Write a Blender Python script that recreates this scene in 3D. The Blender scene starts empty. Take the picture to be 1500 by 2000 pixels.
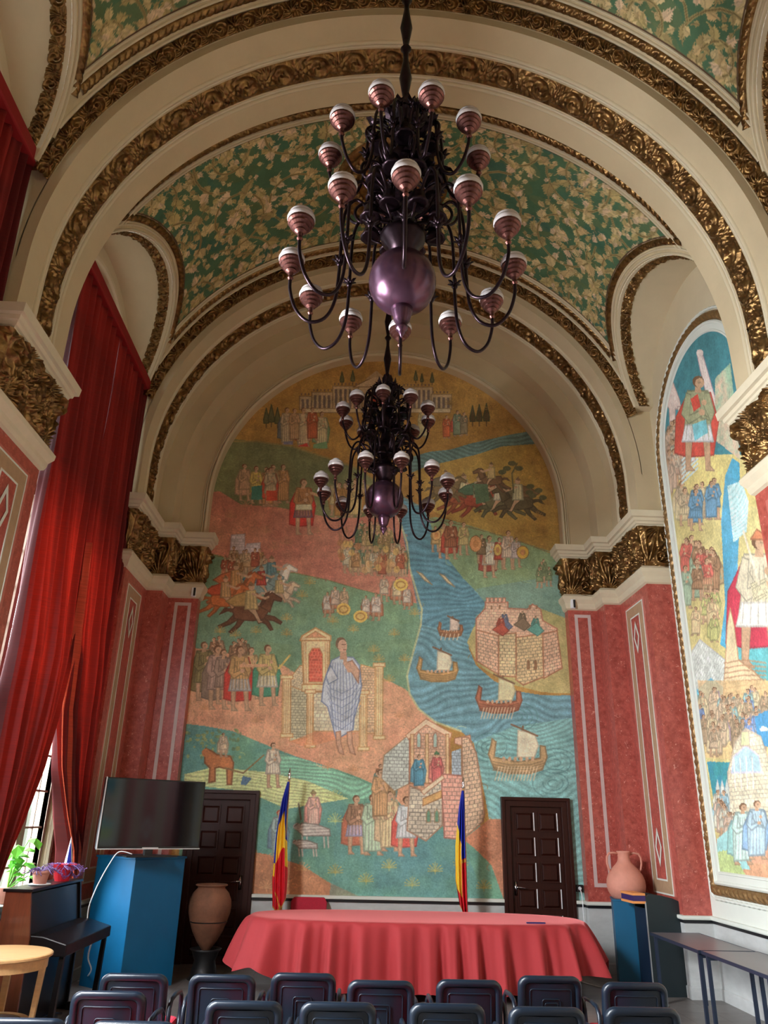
import bpy, math, random
import numpy as np
from mathutils import Vector, Matrix

# ---------------------------------------------------------------- camera, world, lights, exposure
SC = bpy.context.scene
CX = 0.38            # centre line of the hall
F_PX, PITCH, ROLL, YAW, EYE = 1486.58, 0.386278, 0.023413, 0.0288778, 1.85
def _cam_axes():
    cy, sy = math.cos(YAW), math.sin(YAW)
    fw = np.array([sy*math.cos(PITCH), cy*math.cos(PITCH), math.sin(PITCH)])
    r0 = np.array([cy, -sy, 0.0]); u0 = np.cross(r0, fw)
    c, s = math.cos(ROLL), math.sin(ROLL)
    return c*r0+s*u0, -s*r0+c*u0, fw
RT, UP, FW = _cam_axes()
cam_data = bpy.data.cameras.new('camera'); cam = bpy.data.objects.new('camera', cam_data)
SC.collection.objects.link(cam)
cam_data.sensor_fit = 'HORIZONTAL'; cam_data.sensor_width = 36.0; cam_data.lens = F_PX*36.0/1500.0
cam_data.clip_start = 0.05; cam_data.clip_end = 200
m = Matrix(((RT[0], UP[0], -FW[0], 0), (RT[1], UP[1], -FW[1], 0), (RT[2], UP[2], -FW[2], EYE), (0, 0, 0, 1)))
cam.matrix_world = m
SC.camera = cam
SC.view_settings.view_transform = 'Standard'; SC.view_settings.look = 'None'
SC.view_settings.gamma = 1.0; SC.view_settings.use_curve_mapping = False
SC.view_settings.exposure = 0.0

world = bpy.data.worlds.new('world'); SC.world = world; world.use_nodes = True
wn = world.node_tree; wn.nodes.clear()
wo = wn.nodes.new('ShaderNodeOutputWorld'); wb = wn.nodes.new('ShaderNodeBackground')
tc = wn.nodes.new('ShaderNodeTexCoord'); sp = wn.nodes.new('ShaderNodeSeparateXYZ'); cr = wn.nodes.new('ShaderNodeValToRGB')
wn.links.new(tc.outputs['Generated'], sp.inputs[0]); wn.links.new(sp.outputs['Z'], cr.inputs[0])
cr.color_ramp.elements[0].position = 0.0; cr.color_ramp.elements[0].color = (0.14, 0.15, 0.12, 1)
cr.color_ramp.elements[1].position = 0.12; cr.color_ramp.elements[1].color = (0.90, 0.96, 1.0, 1)
wn.links.new(cr.outputs[0], wb.inputs[0]); wb.inputs[1].default_value = 6.0
wn.links.new(wb.outputs[0], wo.inputs[0])
SC.cycles.max_bounces = 8; SC.cycles.diffuse_bounces = 5; SC.cycles.glossy_bounces = 3
SC.cycles.transparent_max_bounces = 12; SC.cycles.transmission_bounces = 4
SC.cycles.sample_clamp_indirect = 6.0
try:
    SC.cycles.use_denoising = True; SC.cycles.denoiser = 'OPENIMAGEDENOISE'
except Exception: pass

def daylight(y, w, h, z, power, col=(0.93, 0.97, 1.0), tilt=0.0):
    """soft daylight falling through one of the tall windows of the left wall"""
    L = bpy.data.lights.new('window_daylight', 'AREA'); L.shape = 'RECTANGLE'; L.size = h; L.size_y = w
    L.energy = power; L.color = col
    o = bpy.data.objects.new('window_daylight', L); SC.collection.objects.link(o)
    o.location = (-5.3 if y > 7 else -4.25, y, z)
    o.rotation_euler = (0, -math.pi/2 + tilt, 0)
    return o
BAYS = [(7.10, 10.25), (2.80, 5.95), (-1.50, 1.65), (-5.80, -2.65)]
DAY = [(0, 1000, 3.2, 4.2), (1, 3500, 3.0, 4.2), (2, 500, 3.0, 3.4)]
for i, p, zc_, h_ in DAY:
    daylight((BAYS[i][0]+BAYS[i][1])/2, 2.3, h_, zc_, p, tilt=0.62)

# ---------------------------------------------------------------- helpers
def S(r, g, b, k=1.0):
    def f(c):
        c = c/255.0
        return (c/12.92 if c <= 0.04045 else ((c+0.055)/1.055)**2.4)*k
    return (f(r), f(g), f(b), 1.0)

def mat(name, col, rough=0.6, metal=0.0, noise=0.0, nscale=8.0, bump=0.0, bscale=60.0, col2=None, spec=0.5, stretch=None, coat=0.0):
    m = bpy.data.materials.new(name); m.use_nodes = True
    nt = m.node_tree; b = nt.nodes['Principled BSDF']
    b.inputs['Base Color'].default_value = col; b.inputs['Roughness'].default_value = rough
    b.inputs['Metallic'].default_value = metal; b.inputs['Specular IOR Level'].default_value = spec
    if coat: b.inputs['Coat Weight'].default_value = coat; b.inputs['Coat Roughness'].default_value = 0.08
    g = nt.nodes.new('ShaderNodeNewGeometry'); src = g.outputs['Position']
    if stretch:
        mp = nt.nodes.new('ShaderNodeMapping'); mp.inputs['Scale'].default_value = stretch
        nt.links.new(src, mp.inputs[0]); src = mp.outputs[0]
    if noise > 0:
        n = nt.nodes.new('ShaderNodeTexNoise'); n.inputs['Scale'].default_value = nscale; n.inputs['Detail'].default_value = 6
        n.inputs['Roughness'].default_value = 0.65
        nt.links.new(src, n.inputs['Vector'])
        r = nt.nodes.new('ShaderNodeValToRGB'); r.color_ramp.elements[0].position = 0.32; r.color_ramp.elements[1].position = 0.68
        c2 = col2 or tuple(c*(1-noise) for c in col[:3])+(1,)
        r.color_ramp.elements[0].color = c2; r.color_ramp.elements[1].color = col
        nt.links.new(n.outputs[0], r.inputs[0]); nt.links.new(r.outputs[0], b.inputs['Base Color'])
    if bump > 0:
        n2 = nt.nodes.new('ShaderNodeTexNoise'); n2.inputs['Scale'].default_value = bscale; n2.inputs['Detail'].default_value = 4
        nt.links.new(src, n2.inputs['Vector'])
        bp = nt.nodes.new('ShaderNodeBump'); bp.inputs['Strength'].default_value = bump; bp.inputs['Distance'].default_value = 0.01
        nt.links.new(n2.outputs[0], bp.inputs['Height']); nt.links.new(bp.outputs[0], b.inputs['Normal'])
    return m

M = {}
M['plaster'] = mat('cream_plaster', S(206, 188, 152), 0.75, noise=0.10, nscale=1.6, bump=0.15, bscale=25)
M['plaster_light'] = mat('pale_plaster', S(212, 198, 166), 0.7, noise=0.07, nscale=3, bump=0.1, bscale=25)
M['stone_trim'] = mat('cream_stone', S(216, 204, 176), 0.6, noise=0.08, nscale=5, bump=0.1, bscale=40)
M['wall_white'] = mat('white_plaster', S(218, 222, 212), 0.7, noise=0.05, nscale=3)
M['gold'] = mat('aged_gold', S(164, 128, 78), 0.32, metal=0.85, noise=0.5, nscale=9, bump=0.25, bscale=90, col2=S(84, 58, 34))
M['wainscot'] = mat('grey_marble', S(196, 198, 196), 0.35, noise=0.18, nscale=3.5, stretch=(1, 1, 2.5))
M['gold_rope'] = mat('gilded_wood_rope', S(160, 126, 82), 0.4, metal=0.55, noise=0.35, nscale=9, bump=0.25, bscale=90)
M['navy'] = mat('navy_board', S(12, 30, 50), 0.45)
M['black_line'] = mat('black_stone', S(22, 22, 26), 0.4)
M['inlay'] = mat('pale_stone_inlay', S(206, 186, 182), 0.4, noise=0.1, nscale=12)
M['inlay_tan'] = mat('tan_stone_inlay', S(182, 152, 120), 0.4, noise=0.15, nscale=14)
M['rose'] = mat('rose_marble', S(204, 120, 108), 0.35, noise=0.2, nscale=12)
M['bronze'] = mat('dark_bronze', S(44, 30, 36), 0.32, metal=0.85, noise=0.4, nscale=20)
M['bronze_ball'] = mat('purple_bronze', S(92, 62, 80), 0.27, metal=0.75, noise=0.25, nscale=5)
M['copper'] = mat('copper', S(104, 66, 60), 0.33, metal=0.9, noise=0.2, nscale=30)
M['opal'] = mat('opal_glass', S(176, 168, 166), 0.25, noise=0.06, nscale=20)
M['wood_dark'] = mat('dark_walnut', S(54, 22, 15), 0.42, spec=0.25, noise=0.35, nscale=5, stretch=(6, 6, 0.6), bump=0.1)
M['wood_brown'] = mat('red_brown_veneer', S(112, 58, 36), 0.28, noise=0.4, nscale=4, stretch=(5, 5, 0.7), coat=0.4)
M['wood_pale'] = mat('pale_beech', S(206, 164, 112), 0.4, noise=0.2, nscale=5, stretch=(1, 6, 6))
M['window_wood'] = mat('window_wood', S(150, 128, 112), 0.5, noise=0.15, nscale=10)
M['piano'] = mat('black_lacquer', S(12, 9, 12), 0.34, spec=0.3)
M['blue'] = mat('blue_painted_board', S(3, 92, 136), 0.5, spec=0.3, noise=0.12, nscale=2.5)
M['petrol'] = mat('petrol_blue_board', S(2, 92, 130), 0.45, noise=0.12, nscale=2.5)
M['dark_board'] = mat('dark_green_board', S(26, 38, 42), 0.45, noise=0.15, nscale=3)
M['black'] = mat('matt_black', S(18, 18, 20), 0.5)
M['black_gloss'] = mat('tv_screen', S(8, 10, 16), 0.07, spec=0.35)
M['silver'] = mat('silver_metal', S(190, 192, 196), 0.3, metal=0.8)
M['chrome'] = mat('polished_metal', S(200, 200, 204), 0.15, metal=1.0)
M['plastic'] = mat('navy_black_plastic', S(13, 24, 36), 0.34, spec=0.4, bump=0.05, bscale=300)
M['chair_red'] = mat('red_chair_fabric', S(190, 36, 60), 0.85, noise=0.2, nscale=60, bump=0.2, bscale=400)
M['cloth_red'] = mat('coral_red_cloth', S(160, 40, 44), 0.8, noise=0.06, nscale=5, bump=0.12, bscale=300)
_b = M['cloth_red'].node_tree.nodes['Principled BSDF']; _b.inputs['Sheen Weight'].default_value = 0.9; _b.inputs['Sheen Roughness'].default_value = 0.35; _b.inputs['Sheen Tint'].default_value = S(255, 150, 150)
M['terracotta'] = mat('terracotta', S(126, 82, 58), 0.8, noise=0.45, nscale=6, bump=0.3, bscale=30)
M['terra_pink'] = mat('pink_clay', S(208, 142, 122), 0.7, noise=0.15, nscale=9, bump=0.2, bscale=40)
M['white'] = mat('white_plastic', S(230, 232, 235), 0.4)
M['grey_top'] = mat('grey_laminate', S(112, 104, 108), 0.3, noise=0.12, nscale=4)
M['steel_blue'] = mat('dark_steel_tube', S(44, 54, 72), 0.35, metal=0.3)
M['orange'] = mat('orange_edge', S(226, 150, 86), 0.5)
M['purple'] = mat('purple_panel', S(52, 36, 92), 0.5)
M['green_leaf'] = mat('green_leaf', S(110, 200, 60), 0.45)
M['violet_leaf'] = mat('violet_stem', S(120, 84, 150), 0.5, noise=0.3, nscale=30)
M['red_foil'] = mat('red_wrapping', S(206, 34, 50), 0.4)
M['flag_blue'] = mat('flag_blue', S(28, 50, 176), 0.6, noise=0.08, nscale=30)
M['flag_yellow'] = mat('flag_yellow', S(250, 214, 60), 0.6, noise=0.05, nscale=30)
M['flag_red'] = mat('flag_red', S(214, 28, 44), 0.6, noise=0.08, nscale=30)
M['fringe'] = mat('gold_fringe', S(226, 176, 70), 0.6, noise=0.3, nscale=120)
M['jean'] = mat('blue_cloth', S(52, 74, 110), 0.8, noise=0.3, nscale=20)

def red_marble():
    m = bpy.data.materials.new('red_marble'); m.use_nodes = True; nt = m.node_tree; b = nt.nodes['Principled BSDF']
    g = nt.nodes.new('ShaderNodeNewGeometry')
    n = nt.nodes.new('ShaderNodeTexNoise'); n.inputs['Scale'].default_value = 14; n.inputs['Detail'].default_value = 8; n.inputs['Roughness'].default_value = 0.7
    r = nt.nodes.new('ShaderNodeValToRGB'); e = r.color_ramp.elements
    e[0].position = 0.30; e[0].color = S(140, 58, 50); e[1].position = 0.66; e[1].color = S(192, 98, 86)
    nt.links.new(g.outputs['Position'], n.inputs['Vector']); nt.links.new(n.outputs[0], r.inputs[0])
    n2 = nt.nodes.new('ShaderNodeTexNoise'); n2.inputs['Scale'].default_value = 26; n2.inputs['Detail'].default_value = 3; n2.inputs['Distortion'].default_value = 1.5
    r2 = nt.nodes.new('ShaderNodeValToRGB'); r2.color_ramp.elements[0].position = 0.635; r2.color_ramp.elements[1].position = 0.70
    r2.color_ramp.elements[0].color = (0, 0, 0, 1); r2.color_ramp.elements[1].color = (0.75, 0.75, 0.75, 1)
    nt.links.new(g.outputs['Position'], n2.inputs['Vector']); nt.links.new(n2.outputs[0], r2.inputs[0])
    mx = nt.nodes.new('ShaderNodeMix'); mx.data_type = 'RGBA'
    nt.links.new(r2.outputs[0], mx.inputs['Factor']); nt.links.new(r.outputs[0], mx.inputs['A']); mx.inputs['B'].default_value = S(226, 160, 146)
    nt.links.new(mx.outputs['Result'], b.inputs['Base Color']); b.inputs['Roughness'].default_value = 0.3
    return m
M['marble'] = red_marble()

def paint_mat(name, bump=0.25, rough=0.75):
    m = bpy.data.materials.new(name); m.use_nodes = True; nt = m.node_tree; b = nt.nodes['Principled BSDF']
    a = nt.nodes.new('ShaderNodeVertexColor'); a.layer_name = 'paint'
    g = nt.nodes.new('ShaderNodeNewGeometry')
    n = nt.nodes.new('ShaderNodeTexNoise'); n.inputs['Scale'].default_value = 3.2; n.inputs['Detail'].default_value = 9; n.inputs['Roughness'].default_value = 0.72
    nt.links.new(g.outputs['Position'], n.inputs['Vector'])
    r = nt.nodes.new('ShaderNodeValToRGB'); r.color_ramp.elements[0].position = 0.3; r.color_ramp.elements[1].position = 0.7
    r.color_ramp.elements[0].color = (0.70, 0.70, 0.68, 1); r.color_ramp.elements[1].color = (1.12, 1.12, 1.12, 1)
    nt.links.new(n.outputs[0], r.inputs[0])
    mx = nt.nodes.new('ShaderNodeMix'); mx.data_type = 'RGBA'; mx.blend_type = 'MULTIPLY'; mx.inputs['Factor'].default_value = 1
    nt.links.new(a.outputs[0], mx.inputs['A']); nt.links.new(r.outputs[0], mx.inputs['B'])
    nt.links.new(mx.outputs['Result'], b.inputs['Base Color']); b.inputs['Roughness'].default_value = rough
    n2 = nt.nodes.new('ShaderNodeTexNoise'); n2.inputs['Scale'].default_value = 45; n2.inputs['Detail'].default_value = 5
    nt.links.new(g.outputs['Position'], n2.inputs['Vector'])
    bp = nt.nodes.new('ShaderNodeBump'); bp.inputs['Strength'].default_value = bump; bp.inputs['Distance'].default_value = 0.01
    nt.links.new(n2.outputs[0], bp.inputs['Height']); nt.links.new(bp.outputs[0], b.inputs['Normal'])
    return m
M['paint'] = paint_mat('painted_plaster')

def cloth_translucent(name, col, tcol, fac, weave=180):
    m = bpy.data.materials.new(name); m.use_nodes = True; nt = m.node_tree
    b = nt.nodes['Principled BSDF']; out = nt.nodes['Material Output']
    g = nt.nodes.new('ShaderNodeNewGeometry'); mp = nt.nodes.new('ShaderNodeMapping'); mp.inputs['Scale'].default_value = (2, 2, weave)
    n = nt.nodes.new('ShaderNodeTexNoise'); n.inputs['Scale'].default_value = 1.0; n.inputs['Detail'].default_value = 3
    nt.links.new(g.outputs['Position'], mp.inputs[0]); nt.links.new(mp.outputs[0], n.inputs['Vector'])
    def ramp(c, k):
        r = nt.nodes.new('ShaderNodeValToRGB'); r.color_ramp.elements[0].position = 0.35; r.color_ramp.elements[1].position = 0.65
        r.color_ramp.elements[0].color = tuple(x*k for x in c[:3])+(1,); r.color_ramp.elements[1].color = c
        nt.links.new(n.outputs[0], r.inputs[0]); return r
    nt.links.new(ramp(col, 0.75).outputs[0], b.inputs['Base Color']); b.inputs['Roughness'].default_value = 0.8
    t = nt.nodes.new('ShaderNodeBsdfTranslucent'); nt.links.new(ramp(tcol, 0.7).outputs[0], t.inputs[0])
    mx = nt.nodes.new('ShaderNodeMixShader'); mx.inputs[0].default_value = fac
    nt.links.new(b.outputs[0], mx.inputs[1]); nt.links.new(t.outputs[0], mx.inputs[2]); nt.links.new(mx.outputs[0], out.inputs[0])
    return m
M['curtain'] = cloth_translucent('red_curtain_cloth', S(92, 5, 7), S(190, 34, 18), 0.11)
M['lit_edge'] = cloth_translucent('painted_lit_edge', S(214, 90, 60), S(240, 110, 76), 0.3)  # salmon colour carries the light falling on the drape edge
M['curtain_band'] = mat('red_curtain_heading', S(140, 12, 16), 0.7)

def glass_pane():
    m = bpy.data.materials.new('window_glass'); m.use_nodes = True; nt = m.node_tree; nt.nodes.clear()
    o = nt.nodes.new('ShaderNodeOutputMaterial'); t = nt.nodes.new('ShaderNodeBsdfTransparent'); g = nt.nodes.new('ShaderNodeBsdfGlossy')
    t.inputs[0].default_value = (0.93, 0.97, 1.0, 1); g.inputs['Roughness'].default_value = 0.05
    f = nt.nodes.new('ShaderNodeFresnel'); f.inputs[0].default_value = 1.45
    x = nt.nodes.new('ShaderNodeMixShader'); nt.links.new(f.outputs[0], x.inputs[0]); nt.links.new(t.outputs[0], x.inputs[1]); nt.links.new(g.outputs[0], x.inputs[2])
    nt.links.new(x.outputs[0], o.inputs[0]); return m
M['glass'] = glass_pane()

def floor_mat():
    m = bpy.data.materials.new('floor_tiles'); m.use_nodes = True; nt = m.node_tree; b = nt.nodes['Principled BSDF']
    g = nt.nodes.new('ShaderNodeNewGeometry'); br = nt.nodes.new('ShaderNodeTexBrick')
    br.offset = 0.0; br.inputs['Scale'].default_value = 1.0; br.inputs['Brick Width'].default_value = 0.4; br.inputs['Row Height'].default_value = 0.4
    br.inputs['Mortar Size'].default_value = 0.006; br.inputs['Color1'].default_value = S(118, 112, 108); br.inputs['Color2'].default_value = S(98, 92, 88)
    br.inputs['Mortar'].default_value = S(88, 82, 78)
    nt.links.new(g.outputs['Position'], br.inputs['Vector'])
    n = nt.nodes.new('ShaderNodeTexNoise'); n.inputs['Scale'].default_value = 7; n.inputs['Detail'].default_value = 6
    nt.links.new(g.outputs['Position'], n.inputs['Vector'])
    mx = nt.nodes.new('ShaderNodeMix'); mx.data_type = 'RGBA'; mx.blend_type = 'OVERLAY'; mx.inputs['Factor'].default_value = 0.35
    nt.links.new(br.outputs[0], mx.inputs['A']); nt.links.new(n.outputs[0], mx.inputs['B'])
    nt.links.new(mx.outputs['Result'], b.inputs['Base Color']); b.inputs['Roughness'].default_value = 0.35
    return m
M['floor'] = floor_mat()

COL = SC.collection
def link(o, parent=None, kind=None):
    COL.objects.link(o)
    if parent is not None: o.parent = parent
    elif kind: o['kind'] = kind
    return o
def thing(name, label, cat, loc=(0, 0, 0), rz=0.0, group=None):
    o = bpy.data.objects.new(name, None); COL.objects.link(o); o.location = loc; o.rotation_euler = (0, 0, rz)
    o.empty_display_size = 0.1
    tag(o, label, cat, group); return o
def tag(o, label, cat, group=None):
    o['label'] = label; o['category'] = cat
    if group: o['group'] = group
    return o
def dup(root, loc, rz, label=None):
    r = root.copy(); COL.objects.link(r); r.location = loc; r.rotation_euler = (0, 0, rz)
    if label: r['label'] = label
    for ch in list(root.children):
        c = ch.copy(); COL.objects.link(c); c.parent = r
        for g in list(ch.children):
            d = g.copy(); COL.objects.link(d); d.parent = c
    return r

class MB:
    def __init__(s): s.v = []; s.f = []; s.mi = []
    def add(s, vs, fs, mi=0):
        o = len(s.v); s.v += [tuple(v) for v in vs]; s.f += [tuple(i+o for i in f) for f in fs]; s.mi += [mi]*len(fs); return s
    def box(s, x0, x1, y0, y1, z0, z1, mi=0):
        v = [(x0,y0,z0),(x1,y0,z0),(x1,y1,z0),(x0,y1,z0),(x0,y0,z1),(x1,y0,z1),(x1,y1,z1),(x0,y1,z1)]
        return s.add(v, [(0,3,2,1),(4,5,6,7),(0,1,5,4),(1,2,6,5),(2,3,7,6),(3,0,4,7)], mi)
    def prism(s, pts, h0, h1, axis='z', mi=0):
        n = len(pts)
        def P(a, b, h): return (a, b, h) if axis == 'z' else ((a, h, b) if axis == 'y' else (h, a, b))
        v = [P(a, b, h0) for a, b in pts]+[P(a, b, h1) for a, b in pts]
        f = [tuple(range(n))[::-1], tuple(range(n, 2*n))]+[(i, (i+1) % n, n+(i+1) % n, n+i) for i in range(n)]
        return s.add(v, f, mi)
    def lathe(s, prof, n=24, c=(0, 0, 0), mi=0, caps=True):
        v = []
        for r, z in prof:
            for k in range(n):
                a = 2*math.pi*k/n; v.append((c[0]+r*math.cos(a), c[1]+r*math.sin(a), c[2]+z))
        f = []
        for i in range(len(prof)-1):
            for k in range(n):
                f.append((i*n+k, i*n+(k+1) % n, (i+1)*n+(k+1) % n, (i+1)*n+k))
        if caps: f.append(tuple(range(n))[::-1]); f.append(tuple((len(prof)-1)*n+k for k in range(n)))
        return s.add(v, f, mi)
    def tube(s, pts, rad, n=8, mi=0, closed=False):
        pts = [Vector(p) for p in pts]; N = len(pts)
        rr = rad if isinstance(rad, (list, tuple)) else [rad]*N
        v = []; prev = None
        for i, p in enumerate(pts):
            if closed: t = pts[(i+1) % N]-pts[i-1]
            else: t = (pts[min(i+1, N-1)]-pts[max(i-1, 0)])
            t.normalize()
            if prev is None:
                a = Vector((0, 0, 1)) if abs(t.z) < 0.9 else Vector((1, 0, 0)); u = t.cross(a).normalized()
            else:
                u = (prev-t*prev.dot(t)); u = u.normalized() if u.length > 1e-6 else t.orthogonal().normalized()
            prev = u; w = t.cross(u)
            for k in range(n):
                a = 2*math.pi*k/n; v.append(p+(u*math.cos(a)+w*math.sin(a))*rr[i])
        f = []
        for i in range(N if closed else N-1):
            j = (i+1) % N
            for k in range(n): f.append((i*n+k, i*n+(k+1) % n, j*n+(k+1) % n, j*n+k))
        if not closed: f.append(tuple(range(n))[::-1]); f.append(tuple((N-1)*n+k for k in range(n)))
        return s.add(v, f, mi)
    def leaf(s, p, d, up, L, w, mi=0):
        p = Vector(p); d = Vector(d).normalized(); up = Vector(up); sd = d.cross(up)
        if sd.length < 1e-4: sd = d.orthogonal()
        sd.normalize(); up = sd.cross(d)
        a = p+d*L*0.45+up*w*0.25; b = p+d*L-up*w*0.3
        v = [p, p+d*L*0.3+sd*w*0.5, a, p+d*L*0.3-sd*w*0.5, p+d*L*0.75+sd*w*0.38, p+d*L*0.75-sd*w*0.38, b, a-up*w*0.35]
        return s.add(v, [(0, 1, 2), (0, 2, 3), (1, 4, 2), (3, 2, 5), (4, 6, 2), (2, 6, 5), (0, 7, 1), (0, 3, 7), (1, 7, 4), (3, 5, 7), (4, 7, 6), (5, 6, 7)], mi)
    def build(s, name, material, parent=None, kind=None, smooth=False, bevel=0.0, flip=False):
        me = bpy.data.meshes.new(name); me.from_pydata(s.v, [], s.f); me.update()
        for mm in (material if isinstance(material, (list, tuple)) else [material]): me.materials.append(mm)
        me.polygons.foreach_set('material_index', s.mi)
        if smooth: me.shade_smooth() if hasattr(me, 'shade_smooth') else None
        if smooth:
            me.polygons.foreach_set('use_smooth', [len(p.vertices) <= 4 for p in me.polygons])
        o = bpy.data.objects.new(name, me); link(o, parent, kind)
        if bevel > 0:
            b = o.modifiers.new('bevel', 'BEVEL'); b.width = bevel; b.segments = 2; b.limit_method = 'ANGLE'
        return o

def gridmesh(name, P, material, parent=None, kind=None, color=None, smooth=True, fmat=None, wrap=False):
    """P: (ni, nj, 3) array of points"""
    ni, nj = P.shape[:2]
    idx = np.arange(ni*nj).reshape(ni, nj)
    if wrap: idx = np.concatenate([idx, idx[:1]], 0)
    q = np.stack([idx[:-1, :-1], idx[1:, :-1], idx[1:, 1:], idx[:-1, 1:]], -1).reshape(-1, 4)
    me = bpy.data.meshes.new(name)
    me.vertices.add(ni*nj); me.vertices.foreach_set('co', P.astype(np.float32).ravel())
    me.loops.add(q.size); me.loops.foreach_set('vertex_index', q.astype(np.int32).ravel())
    me.polygons.add(len(q)); me.polygons.foreach_set('loop_start', np.arange(0, q.size, 4, dtype=np.int32))
    me.polygons.foreach_set('loop_total', np.full(len(q), 4, np.int32))
    me.update(calc_edges=True)
    if smooth: me.polygons.foreach_set('use_smooth', np.ones(len(q), bool))
    for mm in (material if isinstance(material, (list, tuple)) else [material]): me.materials.append(mm)
    if fmat is not None: me.polygons.foreach_set('material_index', fmat.astype(np.int32).ravel())
    if color is not None:
        a = me.color_attributes.new('paint', 'FLOAT_COLOR', 'POINT')
        c = np.ones((ni*nj, 4), np.float32); c[:, :3] = color.reshape(-1, 3); a.data.foreach_set('color', c.ravel())
    me.validate()
    o = bpy.data.objects.new(name, me); link(o, parent, kind); return o

RNG = np.random.RandomState(7)
def vnoise(u, v, scale, seed=0):
    """smooth value noise on arrays"""
    r = np.random.RandomState(seed).rand(64, 64); a = u*scale; b = v*scale
    i = np.floor(a).astype(int); j = np.floor(b).astype(int); fu = a-i; fv = b-j
    fu = fu*fu*(3-2*fu); fv = fv*fv*(3-2*fv); g = lambda x, y: r[x % 64, y % 64]
    return (g(i, j)*(1-fu)+g(i+1, j)*fu)*(1-fv)+(g(i, j+1)*(1-fu)+g(i+1, j+1)*fu)*fv

# carved ornament height functions (u, v in metres around the unit centre, R = size), result 0..1
def rosette(u, v, R, n=6):
    r = np.hypot(u, v); th = np.arctan2(v, u); q = r/R
    h = np.where(q < 1, np.sin(np.pi*np.clip(q, 0, 1))**0.7*(0.55+0.45*np.abs(np.cos(n*th/2))), 0)
    return np.maximum(h, np.where(q < 0.25, 0.9, 0))
def spiral(u, v, R, turns=2.0, d=1, ph=0.0):
    r = np.hypot(u, v)/R; th = np.arctan2(v, u)*d
    s = 0.5+0.5*np.cos(2*np.pi*(turns*np.sqrt(np.clip(r, 0, 1.2))-th/(2*np.pi)+ph))
    return np.where(r < 1.05, s**1.5, 0)
def fronds(u, v, R, n=9, tw=2.0, ph=0.0):
    r = np.hypot(u, v)/R; th = np.arctan2(v, u)
    return np.where(r < 1.0, (0.5+0.5*np.cos(n*th+tw*r*6+ph))*np.sqrt(np.clip(1-r, 0, 1))*np.clip(r*3, 0, 1), 0)
def frieze_h(s, v, W, p):
    """scroll frieze: rosettes joined by scrolls, s along, v across (-W/2..W/2), period p"""
    k = np.floor(s/p); u = s-(k+0.5)*p
    odd = (k % 2)*2-1
    h = rosette(u, v, W*0.34, 6)
    h = np.maximum(h, 0.8*spiral(u-p*0.5, v, W*0.48, 1.6, 1)); h = np.maximum(h, 0.8*spiral(u+p*0.5, v, W*0.48, 1.6, 1))
    h = np.maximum(h, 0.7*fronds(u, v*odd-W*0.1, W*0.62, 11, 1.5))
    h = h*(0.75+0.5*vnoise(s, v, 55, 3))*np.clip((W/2-np.abs(v))/(0.06*W), 0, 1)
    return h
def acanthus_h(s, v, W, p):
    k = np.floor(s/p); u = s-(k+0.5)*p
    h = 0.9*spiral(u, v, W*0.46, 1.5, 1)
    h = np.maximum(h, fronds(u-p*0.4, v+W*0.1, W*0.7, 10, -1.2, 1.0)); h = np.maximum(h, fronds(u+p*0.6, v+W*0.1, W*0.7, 10, -1.2, 1.0))
    return h*(0.7+0.6*vnoise(s, v, 45, 5))*np.clip((W/2-np.abs(v))/(0.05*W), 0, 1)
def rope_h(s, v, W, p):
    a = np.sqrt(np.clip(1-(2*v/W)**2, 0, 1))
    return a*(0.6+0.4*np.abs(np.sin(np.pi*(s/p+v/W*0.9))))*(0.85+0.3*vnoise(s, v, 60, 6))
def flute_h(s, v, W, p):
    return np.sqrt(np.clip(1-(2*v/W)**2, 0, 1))

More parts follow.
